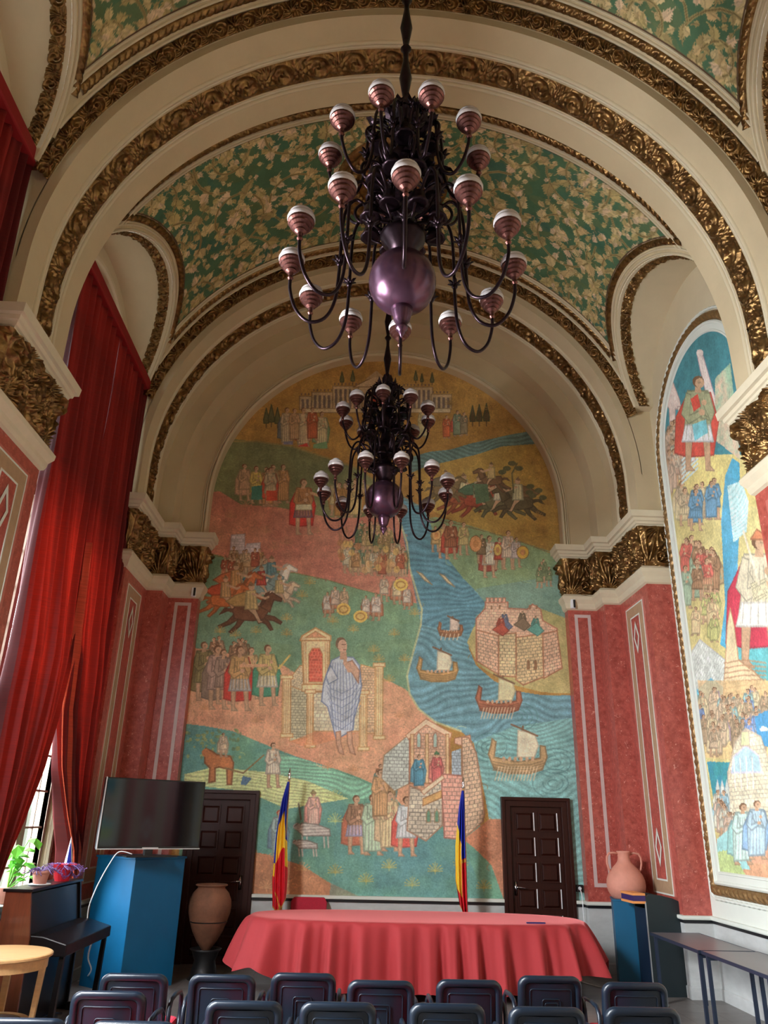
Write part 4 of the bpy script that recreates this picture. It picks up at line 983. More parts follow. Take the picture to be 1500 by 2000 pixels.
    # shepherd, woman and sheep
    F.person(545, 1672, 92, (150, 176, 176), (96, 128, 150), long=True, hair=(150, 60, 44)); F.person(612, 1618, 74, (216, 170, 156), (204, 136, 124), long=True, hat=(170, 150, 96)); cv.line([(583, 1570), (588, 1600)], .02, (90, 80, 66))
    for x, y, w in ((612, 1622, 66), (598, 1650, 44)):
        SH = (164, 156, 150)
        for dx in (-.34, -.2, .3, .42): cv.line([(x+dx*w, y+4), (x+dx*w+2, y+w*.5)], .018, (190, 180, 170))
        cv.poly([(x-w*.5, y-2), (x-w*.34, y-w*.22), (x+w*.1, y-w*.18), (x+w*.48, y-w*.04), (x+w*.5, y+w*.16), (x-w*.3, y+w*.16)], SH, tex=wave_tex(.2, 22, 6), edge=(104, 96, 90))
        cv.ell(x-w*.48, y-w*.12, w*.12, w*.10, SH); cv.line([(x-w*.56, y-w*.12), (x-w*.46, y-w*.2)], .014, (104, 96, 90))
    # toga group in front of the gate
    F.crowd(725, 1555, 770, 1570, 8, 60, [(190, 120, 80), (176, 140, 96), (110, 150, 140)], .2)
    for x, y, h, rb, ck, lg, sk in ((695, 1668, 118, (150, 110, 84), (176, 96, 70), False, (160, 156, 190)), (727, 1670, 122, (176, 206, 176), None, True, None), (760, 1662, 120, (220, 196, 150), (206, 180, 140), True, None), (793, 1672, 120, (210, 222, 226), (206, 78, 70), False, None), (742, 1600, 100, (196, 150, 104), None, True, None)):
        F.person(x, y, h, rb, ck, long=lg, skirt=sk)
    # walled gate house
    PK = (222, 160, 142); ST = (206, 196, 176)
    cv.poly([(745, 1520), (750, 1475), (795, 1438), (800, 1440), (800, 1530), (770, 1545)], (190, 200, 192), tex=brick_tex(.07, .05, .7), edge=(150, 120, 90))
    cv.poly([(800, 1530), (800, 1432), (832, 1412), (878, 1438), (878, 1530)], (214, 168, 140), tex=brick_tex(.06, .045, .72), edge=(160, 96, 70), ew=.02)
    cv.poly([(792, 1436), (832, 1404), (882, 1432), (880, 1442), (832, 1416), (798, 1444)], (226, 196, 166), edge=(170, 110, 80))
    for x in (805, 834, 874): cv.poly([(x-3, 1530), (x-3, 1434), (x+3, 1434), (x+3, 1530)], (220, 186, 140), edge=(160, 110, 70))
    for x in (818, 850): cv.poly([(x-4, 1460), (x-4, 1436), (x, 1430), (x+4, 1436), (x+4, 1460)], (160, 190, 180), edge=(150, 100, 80))
    cv.poly([(882, 1530), (882, 1468), (900, 1462), (902, 1530)], (170, 190, 206), tex=brick_tex(.06, .045, .7)); cv.poly([(888, 1442), (918, 1436), (920, 1448), (900, 1456), (888, 1452)], (220, 176, 150), edge=(150, 96, 70))
    F.person(818, 1538, 66, (70, 140, 170), (84, 150, 176), long=True); F.person(853, 1532, 64, (206, 96, 96), (196, 110, 100), long=True, hat=(90, 150, 100))
    cv.poly([(800, 1535), (828, 1546), (864, 1518), (864, 1612), (832, 1642), (795, 1622)], ST, tex=brick_tex(.08, .055, .66), edge=(160, 120, 96), ew=.018)
    cv.poly([(862, 1516), (868, 1512), (908, 1516), (905, 1640), (868, 1636)], PK, tex=brick_tex(.075, .06, .72), edge=(150, 90, 80), ew=.018)
    cv.poly([(902, 1440), (915, 1440), (930, 1470), (938, 1520), (946, 1590), (944, 1604), (905, 1638)], (214, 180, 150), tex=brick_tex(.075, .055, .68, -.2), edge=(150, 104, 80), ew=.018)
    cv.poly([(826, 1560), (862, 1544), (862, 1558), (826, 1574)], (206, 160, 96), edge=(150, 100, 60)); cv.poly([(822, 1545), (864, 1514), (868, 1520), (828, 1552)], (232, 210, 180), edge=(170, 120, 90))
    for x in (837, 853): cv.poly([(x-4, 1606), (x-4, 1588), (x, 1580), (x+4, 1588), (x+4, 1606)], (96, 150, 120), edge=(150, 120, 90))
    for x, y, c in ((760, 1695, (176, 172, 90)), (850, 1702, (176, 172, 90)), (715, 1722, (176, 172, 90)), (805, 1730, (160, 166, 96)), (655, 1705, (170, 160, 84)), (590, 1700, (196, 150, 100)), (945, 1735, (170, 160, 84)), (955, 1660, (206, 140, 110)), (655, 1560, (166, 184, 110)), (655, 1605, (166, 184, 110)), (520, 1735, (206, 150, 110)), (900, 1690, (150, 160, 96))): F.bush(x, y, 20, c, 13)
    # island fortress
    cv.poly([(912, 1255), (925, 1225), (960, 1205), (1060, 1190), (1112, 1210), (1125, 1355), (1060, 1352), (990, 1335), (935, 1300)], (186, 172, 112), tex=mottle(.12, 31, 2, (160, 156, 96)))
    FT = (214, 170, 144)
    cv.poly([(930, 1208), (948, 1188), (948, 1176), (992, 1176), (992, 1188), (1030, 1190), (1040, 1180), (1056, 1190), (1060, 1212), (1088, 1228), (1090, 1300), (930, 1290)], (222, 178, 150), tex=brick_tex(.07, .045, .8), edge=(170, 100, 80), ew=.018)
    for x in (950, 958, 966, 974, 982): cv.poly([(x, 1177), (x, 1168), (x+5, 1168), (x+5, 1177)], FT, edge=(170, 100, 80))
    for x in (960, 976, 1035, 1048): cv.poly([(x-2, 1190), (x-2, 1182), (x+2, 1182), (x+2, 1190)], (150, 104, 76))
    for P, sk in (([(930, 1230), (974, 1242), (974, 1318), (932, 1292)], .25), ([(974, 1240), (1008, 1236), (1008, 1322), (974, 1320)], 0), ([(1008, 1245), (1060, 1238), (1062, 1322), (1022, 1338), (1008, 1328)], -.15), ([(1060, 1238), (1088, 1232), (1098, 1305), (1062, 1325)], -.3)):
        cv.poly(P, R.choice([(220, 176, 146), (214, 186, 140), (222, 196, 150)]), tex=brick_tex(.075, .05, .66, sk), edge=(160, 100, 70), ew=.018)
    for x in (1032, 1046): cv.poly([(x-3, 1308), (x-3, 1292), (x, 1288), (x+3, 1292), (x+3, 1308)], (130, 90, 60))
    for x, y, c in ((985, 1228, (90, 100, 130)), (978, 1236, (176, 70, 54)), (1046, 1236, (80, 150, 140)), (1020, 1226, (110, 90, 70))): F.person(x, y, 34, c, c); cv.poly([(x-16, y-6), (x+2, y-20), (x+16, y-4), (x+4, y+6)], c, edge=F.dk(c))
    # boats
    F.ship(880, 1236, 40, (176, 112, 74), (226, 206, 190), n=5); F.ship(855, 1318, 66, (196, 150, 90), (226, 216, 186), n=0); F.ship(975, 1378, 74, (164, 92, 66), (226, 216, 170), n=11); F.ship(1012, 1492, 94, (186, 150, 104), (230, 220, 190), n=13)
    for x, y in ((828, 1128), (872, 1132)): cv.poly([(x-14, y-12), (x-4, y-8), (x+16, y+14), (x+2, y+6)], (206, 190, 150), edge=(130, 110, 80))
    # vertical panel joints
    img = fresco(cv.img, 3)
    X = X0+np.arange(cv.nu)*cv.res; Z = Z0+np.arange(cv.nv)*cv.res
    P = np.stack([X[:, None]+0*Z[None], np.full((cv.nu, cv.nv), 11.985), Z[None]+0*X[:, None]], -1)
    o = gridmesh('mural', P, M['paint'], color=img, smooth=False)
    tag(o, 'tall arched fresco of rulers, battles, river boats and fortresses filling the end wall', 'mural')
paint_back_wall()

def paint_side_panel():
    yc, r, zc, z0 = 8.675, 1.17, 6.80, 1.39
    # canvas coordinates: u = distance from the far jamb towards the camera, v = height
    cv = Canvas(yc-r, yc+r, z0, zc+r, 0.0105)
    def mp(px, py):
        p = on_plane(px, py, 0, 4.41); return p[1], p[2]
    cv.map = mp; F = Figures(cv, 9, 0.018); R = F.R
    cv.poly([(1250, 600), (1560, 500), (1700, 1900), (1250, 1900)], (206, 194, 130), tex=mottle(.12, 41, 1.5, (190, 176, 112)))
    cv.poly([(1280, 560), (1520, 560), (1520, 905), (1440, 890), (1400, 900), (1340, 905), (1290, 940)], (48, 134, 156), tex=mottle(.16, 43, 1.6, (40, 112, 128)))
    cv.poly([(1290, 930), (1340, 890), (1440, 888), (1500, 900), (1500, 990), (1300, 990)], (208, 192, 120), tex=mottle(.12, 44, 2))
    W = (222, 206, 204)
    cv.poly([(1364, 690), (1372, 686), (1378, 700), (1424, 860), (1406, 866), (1370, 720)], W, edge=(160, 130, 150), ew=.015); cv.ell(1370, 690, 7, 7, W)
    cv.poly([(1400, 740), (1430, 710), (1450, 900), (1400, 860)], (206, 180, 156), tex=mottle(.1, 46, 4, (150, 190, 160)))
    cv.poly([(1300, 780), (1318, 748), (1330, 780), (1334, 800), (1322, 800), (1322, 870), (1312, 860), (1310, 800)], (220, 200, 196), edge=(160, 130, 130), ew=.015)
    cv.poly([(1326, 795), (1336, 795), (1362, 900), (1350, 905)], (220, 206, 200), edge=(160, 130, 130), ew=.012)
    for x0, x1, y0, y1, n, h, pal in ((1305, 1335, 890, 975, 14, 74, [(196, 170, 150), (190, 150, 130), (180, 180, 160), (206, 190, 170)]), (1330, 1400, 1010, 1050, 8, 80, [(206, 190, 150), (96, 150, 190), (190, 170, 140)]), (1335, 1400, 1120, 1190, 16, 80, [(190, 160, 120), (206, 96, 84), (150, 176, 150), (176, 150, 110), (150, 110, 80)]), (1345, 1400, 1200, 1260, 6, 60, [(226, 196, 150), (190, 190, 120)])):
        F.crowd(x0, y0, x1, y1, n, h, pal, .4, cl=.3)
    for k in range(6): cv.line([(1335, 945-k*9), (1366, 915-k*9)], .03, (196, 216, 220))
    # red-cloaked legionary in the sky
    F.person(1366, 920, 190, (150, 156, 120), (196, 60, 50), skirt=(220, 220, 226)); cv.poly([(1355, 830), (1382, 820), (1386, 846), (1360, 862)], (110, 196, 214)); cv.poly([(1352, 780), (1366, 770), (1372, 795), (1358, 805)], (206, 60, 50))
    # blue pool strip, tall warrior with the crimson cloak
    cv.poly([(1420, 1180), (1412, 1020), (1420, 930), (1434, 895), (1448, 905), (1450, 980), (1444, 1120), (1470, 1200), (1440, 1280), (1410, 1260)], (74, 160, 204), tex=mottle(.1, 50, 3, (56, 150, 190)))
    cv.poly([(1424, 950), (1452, 940), (1466, 980), (1462, 1040), (1436, 1060)], (170, 214, 220), tex=wave_tex(.14, 14, 5))
    cv.poly([(1440, 1200), (1500, 1180), (1540, 1330), (1450, 1330)], (80, 170, 180), tex=mottle(.1, 52, 2))
    cv.poly([(1330, 1310), (1370, 1250), (1420, 1290), (1440, 1340), (1400, 1360), (1360, 1350)], (206, 214, 210), tex=brick_tex(.08, .05, .85, .5), edge=(170, 170, 180))
    cv.poly([(1362, 1350), (1392, 1325), (1420, 1345), (1420, 1375), (1370, 1372)], (90, 170, 206), tex=wave_tex(.12, 12, 7))
    F.person(1486, 1305, 270, (206, 196, 170), (190, 40, 66), skirt=(230, 226, 220), hat=(206, 120, 80))
    cv.poly([(1470, 1140), (1500, 1130), (1504, 1170), (1476, 1176)], (206, 196, 160), tex=brick_tex(.03, .03, .7)); cv.line([(1456, 1040), (1486, 1140)], .04, (230, 214, 190))
    # stepped monument
    cv.poly([(1424, 1225), (1430, 1190), (1438, 1225), (1446, 1290), (1474, 1310), (1498, 1335), (1502, 1350), (1416, 1362), (1420, 1300)], (226, 200, 160), edge=(176, 130, 96), ew=.018)
    for k in range(7): cv.line([(1418, 1296+k*10), (1460, 1290+k*10), (1500, 1296+k*8)], .014, (170, 124, 90), .9)
    # lower crowds
    cv.poly([(1366, 1330), (1560, 1330), (1560, 1500), (1380, 1480)], (220, 190, 134), .8, tex=mottle(.12, 55, 2, (206, 170, 120)))
    F.crowd(1370, 1400, 1500, 1480, 44, 62, [(206, 180, 150), (150, 190, 190), (190, 160, 190), (220, 200, 160), (176, 150, 120), (120, 150, 206)], .5, cl=.3)
    cv.poly([(1478, 1400), (1520, 1380), (1520, 1470), (1484, 1450)], (60, 140, 196)); cv.ell(1496, 1425, 8, 5, (240, 236, 210))
    cv.poly([(1384, 1488), (1430, 1490), (1434, 1600), (1404, 1600)], (44, 150, 140), tex=mottle(.1, 57, 2, (36, 130, 160)))
    cv.poly([(1425, 1510), (1440, 1450), (1460, 1425), (1490, 1440), (1510, 1500), (1512, 1690), (1430, 1680)], (226, 214, 186), tex=brick_tex(.08, .045, .82), edge=(190, 170, 150), ew=.018)
    cv.poly([(1432, 1510), (1436, 1480), (1460, 1458), (1486, 1478), (1492, 1510)], (170, 206, 220), edge=(200, 200, 220), ew=.02); cv.poly([(1450, 1458), (1452, 1430), (1466, 1430), (1468, 1458)], (206, 210, 160), edge=(180, 160, 140)); 
    for x in (1440, 1452, 1464, 1476): cv.line([(x, 1540), (x-3, 1482)], .02, (240, 230, 226))
    for x in (1405, 1414, 1423): cv.poly([(x, 1600), (x-3, 1540), (x, 1525), (x+4, 1540), (x+7, 1600)], (206, 214, 206), edge=(170, 180, 190))
    F.crowd(1402, 1600, 1440, 1660, 12, 60, [(206, 206, 190), (150, 190, 206), (220, 190, 170)], .4)
    cv.poly([(1400, 1640), (1520, 1620), (1520, 1740), (1404, 1730)], (206, 140, 110), .85, tex=mottle(.1, 59, 2)); cv.poly([(1404, 1640), (1450, 1600), (1440, 1640), (1470, 1700), (1404, 1700)], (150, 210, 214)); cv.poly([(1404, 1665), (1430, 1660), (1460, 1710), (1404, 1706)], (176, 200, 130))
    F.person(1454, 1690, 124, (190, 222, 216), (150, 206, 206), long=True); F.person(1482, 1680, 118, (170, 200, 220), (130, 170, 210), long=True)
    ys = yc-r+np.arange(cv.nu)*cv.res; zs = np.linspace(0, 1, cv.nv)
    t = np.clip((ys-yc)/r, -1, 1); top = zc+r*np.sqrt(1-t*t)
    Z = z0+(top-z0)[:, None]*zs[None]; jj = np.clip(((Z-z0)/cv.res).astype(int), 0, cv.nv-1)
    img = fresco(cv.img, 5)[np.arange(cv.nu)[:, None], jj]
    P = np.stack([np.full(Z.shape, CX+HW-0.012), ys[:, None]+0*Z, Z], -1)
    return P, img, yc, r, zc, z0
def side_panel():
    P, img, yc, r, zc, z0 = paint_side_panel(); x = CX+HW
    root = thing('framed_mural', 'arched side-wall painting of a red-cloaked soldier, blue pool and temples in a twisted gold frame', 'mural', (x, yc, z0-.3))
    loc = np.array([x, yc, z0-.3])
    gridmesh('painting', P-loc, M['paint'], parent=root, color=img, smooth=False)
    def outline(rr, zb, n=48):
        L = [(yc+rr, zb+(zc-zb)*k/30) for k in range(30)]+[(yc+rr*math.cos(math.pi*k/n), zc+rr*math.sin(math.pi*k/n)) for k in range(n+1)]+[(yc-rr, zc-(zc-zb)*(k+1)/30) for k in range(30)]
        return L
    def loop(rr, zb, ds=0.012):
        L = outline(rr, zb)+[outline(rr, zb)[0]]; pts = []
        for k in range(len(L)-1):
            a, b = np.array(L[k]), np.array(L[k+1]); n = max(1, int(np.hypot(*(b-a))/ds)); pts += [a+(b-a)*j/n for j in range(n)]
        return np.array(pts)
    # pale mount with stepped mouldings, then the rope
    mb = MB()
    prof = [(0.0, 0.012), (0.012, 0.03), (0.03, 0.03), (0.035, 0.018), (0.105, 0.018), (0.11, 0.035), (0.13, 0.045), (0.15, 0.03), (0.155, 0.0)]
    rings = []
    for d, h in prof: rings.append([(x-h-0.002, a, b) for a, b in outline(r+d, z0-d*1.0)])
    n = len(rings[0]); v = [tuple(np.array(p)-loc) for rg in rings for p in rg]
    mb.add(v, [(i*n+k, i*n+(k+1) % n, (i+1)*n+(k+1) % n, (i+1)*n+k) for i in range(len(prof)-1) for k in range(n)])
    mb.build('mount', M['wall_white'], root)
    C = loop(r+0.215, z0-0.215); d = np.roll(C, -1, 0)-np.roll(C, 1, 0); d /= np.linalg.norm(d, axis=1)[:, None]; nn = np.stack([d[:, 1], -d[:, 0]], -1)
    s = np.concatenate([[0], np.cumsum(np.linalg.norm(np.diff(C, axis=0), axis=1))]); v = np.linspace(-0.06, 0.06, 14)
    h = rope_h(s[:, None], v[None], 0.12, 0.11)*0.055; YZ = C[:, None]+nn[:, None]*v[None, :, None]
    gridmesh('gold_rope', np.stack([x-0.006-h, YZ[..., 0], YZ[..., 1]], -1)-loc, M['gold_rope'], parent=root, wrap=True)
    v = np.linspace(-0.02, 0.02, 8); YZ = C[:, None]+nn[:, None]*(v[None, :, None]+(.088+.008*np.abs(np.sin(s*28)))[:, None, None]); h = flute_h(s[:, None], v[None]+0*s[:, None], 0.04, 1)*.03
    gridmesh('white_border', np.stack([x-0.006-h, YZ[..., 0], YZ[..., 1]], -1)-loc, M['wall_white'], parent=root, wrap=True)
    return root
SP = side_panel()
# a second panel of the same build on the next bay, as far as the photograph lets one guess: frame and mount only
r2 = dup(SP, (SP.location.x, SP.location.y-4.3, SP.location.z), 0, 'second arched painting in a gold rope frame, nearer than the first on the right wall')
# ================================================================ windows, doors
def make_window(i, yc):
    x = CX-HW-0.08; t = 0.03
    def arc(r, n=28): return [(yc+r*math.cos(math.pi*k/n), WZC+r*math.sin(math.pi*k/n)) for k in range(n+1)]
    o = [(yc+WR, WSILL)]+arc(WR)+[(yc-WR, WSILL)]; q = [(yc+WR-.09, WSILL+.09)]+arc(WR-.09)+[(yc-WR+.09, WSILL+.09)]; n = len(o)
    fr = MB(); v = [(x-t, a, b) for a, b in o]+[(x-t, a, b) for a, b in q]+[(x+t, a, b) for a, b in o]+[(x+t, a, b) for a, b in q]
    f = []
    for k in range(n):
        j = (k+1) % n; f += [(k, j, n+j, n+k), (2*n+k, 3*n+k, 3*n+j, 2*n+j), (n+k, n+j, 3*n+j, 3*n+k)]
    fr.add(v, f)
    # four tall lights, transoms and the small lattice of the lower casements
    for yy, w in ((yc-.66, .04), (yc, .06), (yc+.66, .04)):
        zt = WZC+math.sqrt(WR**2-(yy-yc)**2)-.05; fr.box(x-t*1.4, x+t*1.6, yy-w, yy+w, WSILL+.05, zt)
    for zz, h in ((2.95, .07), (5.2, .06), (7.3, .07)): fr.box(x-t*1.5, x+t*1.7, yc-WR+.05, yc+WR-.05, zz-h, zz+h)
    for yy in (yc-1.33, yc+1.33, yc-.59, yc+.59, yc-.73, yc+.73, yc-.08, yc+.08): fr.box(x-t, x+t*1.2, yy-.02, yy+.02, WSILL+.08, 2.9)
    w = fr.build('window_%d' % (i+1), M['window_wood'], kind='structure')
    mu = MB()
    for c in (-1.03, -.33, .33, 1.03): mu.box(x-.012, x+.012, yc+c-.011, yc+c+.011, WSILL+.05, WZC+math.sqrt(WR**2-c*c)-.06)
    for k in range(16):
        zz = 1.30+k*.40
        if zz < 8: 
            hw = WR-.06 if zz < WZC else math.sqrt(max(.01, (WR-.05)**2-(zz-WZC)**2)); mu.box(x-.012, x+.012, yc-hw, yc+hw, zz-.011, zz+.011)
    mu.build('glazing_bars', M['window_wood'], parent=w)
    gl = MB(); ol = [(yc+WR-.05, WSILL+.05)]+arc(WR-.05)+[(yc-WR+.05, WSILL+.05)]
    gl.add([(x-.004, a, b) for a, b in ol], [tuple(range(len(ol)))]); gl.build('pane', M['glass'], parent=w)
    sl = MB(); sl.box(x-.1, CX-HW+.16, yc-WR-.08, yc+WR+.08, WSILL-.05, WSILL+.0); sl.build('window_sill', M['wall_white'], parent=w, bevel=.008)
    # moulded arch round the opening
    mb = MB(); pr = []
    for rr, xx in ((WR+.005, 0.0), (WR+.02, .03), (WR+.07, .035), (WR+.09, .0)): pr.append([(CX-HW+xx, a, b) for a, b in [(yc+rr, WSILL)]+arc(rr)+[(yc-rr, WSILL)]])
    n = len(pr[0]); mb.add([p for r_ in pr for p in r_], [(i_*n+k, i_*n+k+1, (i_+1)*n+k+1, (i_+1)*n+k) for i_ in range(3) for k in range(n-1)]); trim(mb, M['stone_trim'])
for i, (a, b) in enumerate(BAYS): make_window(i, (a+b)/2)

def make_door(i, x0, x1, slits):
    zt = 2.23; mb = MB(); f = 0.13; y = 11.93
    pts = [(x0, 0), (x0, zt), (x1, zt), (x1, 0), (x1-f, 0), (x1-f, zt-f), (x0+f, zt-f), (x0+f, 0)]
    mb.prism(pts, y, 12.05, 'y'); 
    pts2 = [(x0-.0, 0), (x0-.0, zt+.0), (x1+.0, zt+.0), (x1+.0, 0), (x1-.05, 0), (x1-.05, zt-.05), (x0+.05, zt-.05), (x0+.05, 0)]
    mb.prism(pts2, y-.025, y, 'y')
    d = mb.build('door_%d' % i, M['wood_dark'], kind='structure', bevel=.006)
    lf = MB(); a, b = x0+f, x1-f; yl = y+.05; lf.box(a, b, yl, 12.04, 0, zt-f)
    leaf = lf.build('door_leaf', M['wood_dark'], parent=d)
    nz = 6; m_ = .07; cw = (b-a-3*m_)/2; ch = (zt-f-.08-(nz+0)*.07)/nz
    for r in range(nz):
        for c in range(2):
            px0 = a+m_+c*(cw+m_); pz0 = .08+r*(ch+.07); p = MB()
            g = .0
            p.prism([(px0, pz0), (px0+cw, pz0), (px0+cw, pz0+ch), (px0, pz0+ch), (px0, pz0+.02), (px0+.02, pz0+.02), (px0+.02, pz0+ch-.02), (px0+cw-.02, pz0+ch-.02), (px0+cw-.02, pz0+.02), (px0, pz0+.02)], yl-.018, yl+.002, 'y')
            q = [(px0+.045, yl-.022, pz0+.045), (px0+cw-.045, yl-.022, pz0+.045), (px0+cw-.045, yl-.022, pz0+ch-.045), (px0+.045, yl-.022, pz0+ch-.045)]
            o = [(px0+.018, yl-.001, pz0+.018), (px0+cw-.018, yl-.001, pz0+.018), (px0+cw-.018, yl-.001, pz0+ch-.018), (px0+.018, yl-.001, pz0+ch-.018)]
            p.add(q+o, [(0, 1, 2, 3), (4, 5, 1, 0), (5, 6, 2, 1), (6, 7, 3, 2), (7, 4, 0, 3)])
            p.build('door_panel', M['wood_dark'], parent=d)
    if slits:      # pale vertical strips along the panel edges
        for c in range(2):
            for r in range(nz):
                px = a+m_+c*(cw+m_)+cw-.004; pz0 = .08+r*(ch+.07); s_ = MB(); s_.box(px, px+.013, yl-.024, yl, pz0+.01, pz0+ch-.01); s_.build('pale_strip', M['white'], parent=d)
    h = MB(); hx = a+.05
    if not slits: hx = b-.05
    s_ = 1 if slits else -1
    h.box(hx-.02, hx+.02, yl-.012, yl, .92, 1.10); h.tube([(hx, yl, 1.03), (hx, yl-.055, 1.03), (hx+s_*.03, yl-.06, 1.03), (hx+s_*.13, yl-.06, 1.02)], .009, 8)
    h.build('door_handle', M['chrome'], parent=d, smooth=True)
make_door(1, DL[0], DL[1], False); make_door(2, DR[0], DR[1], True)

# ================================================================ curtains
def curtain(yoff, idx):
    where = 'far window' if idx == 0 else 'near window at the left edge of the photo'
    root = thing('curtain', 'tall red curtain pair hanging over the %s' % where, 'curtain', (0, 0, 0))
    root.location = (-3.40, 8.8+yoff, 7.84)
    near = idx == 1
    if near: root.location.x = -3.47
    L = Vector(root.location)
    def drape(name, zs, yl, yr, seed, folds, material, zb):
        nz, ns = 200, 150; z = np.linspace(zb, 7.9, nz); s = np.linspace(0, 1, ns)
        a = np.interp(z, zs, yl); b = np.interp(z, zs, yr)
        Zg, Sg = np.meshgrid(z, s, indexing='ij'); w = (b-a)[:, None]
        Y = a[:, None]+w*Sg
        fr = folds
        ph = Sg*fr*2*np.pi+0.6*np.sin(Zg*.7+seed)+vnoise(Sg*3+seed, Zg*.3, 1, seed)*2.5
        amp = 0.045+0.05*np.clip((7.5-Zg)/4, 0, 1)
        X = amp*np.sin(ph)+0.35*amp*np.sin(ph*2.3+Zg)
        X = X+0.10*np.exp(-((Zg-3.0)/1.6)**2)*np.sin(Sg*3.1)      # belly
        P = np.stack([X, Y-8.8, Zg-7.84], -1)
        return gridmesh(name, P, material, parent=root)
    drape('drape', [1.0, 8], [7.32, 7.32], [7.85, 7.95], 3, 4, M['curtain'], 1.0) if near else drape('drape', [1.2, 1.8, 2.3, 2.85, 3.4, 4.6, 8.06], [7.75, 7.60, 7.55, 7.5, 7.5, 7.42, 7.32], [8.02, 8.38, 8.62, 8.76, 8.84, 8.78, 8.80], 1, 7, M['curtain'], 1.0)
    drape('drape', [1.0, 5, 8], [9.2, 9.2, 9.2], [10.22]*3, 2, 6, M['curtain'], 0.95) if near else drape('drape', [1.2, 1.46, 1.8, 2.33, 2.96, 3.9, 4.8, 8.06], [10.08, 9.97, 9.66, 9.24, 8.93, 8.78, 8.80, 8.80], [10.22]*8, 2, 7, M['curtain'], 0.95)
    if near: zz_ = 0
    # light on the far drape's free edge, painted as a salmon strip
    nz, ns = 120, 16; z = np.linspace(1.0, 4.9, nz); s = np.linspace(0, 1, ns); a = np.interp(z, [1.0, 1.46, 1.8, 2.33, 2.96, 3.9, 4.9], [10.10, 9.96, 9.64, 9.22, 8.91, 8.77, 8.80])
    w = np.interp(z, [1.0, 1.6, 2.6, 3.6, 4.9], [.14, .30, .40, .26, .0]); Zg, Sg = np.meshgrid(z, s, indexing='ij')
    P = np.stack([0.085+0.05*np.sin(Sg*np.pi)+0.02*np.sin(Sg*11+Zg)+.02*np.sin(Zg*2), a[:, None]+w[:, None]*Sg-8.8, Zg-7.84], -1); 
    if not near: gridmesh('lit_edge_strip', P, M['lit_edge'], parent=root)
    hd = MB(); hd.box(-.07, .09, -1.52, 1.44, .0, .17); hd.build('heading_band', M['curtain_band'], parent=root, bevel=.02)
    rd = MB(); rd.tube([(.0, -1.55, .085), (0, 1.45, .085)], .022, 10)
    for yy in (-1.5, -.05, 1.42): rd.box(-.24, .0, yy-.012, yy+.012, .07, .10)
    rd.build('curtain_rod', M['wood_dark'], parent=root)
    return root
cu = curtain(0, 0); curtain(-4.3, 1)
dup(cu, (-3.40, 8.8-8.6, 7.84), 0, 'added unseen red curtain pair beside the camera, shaping the window light')  # unseen curtain added to hold back daylight beside the camera

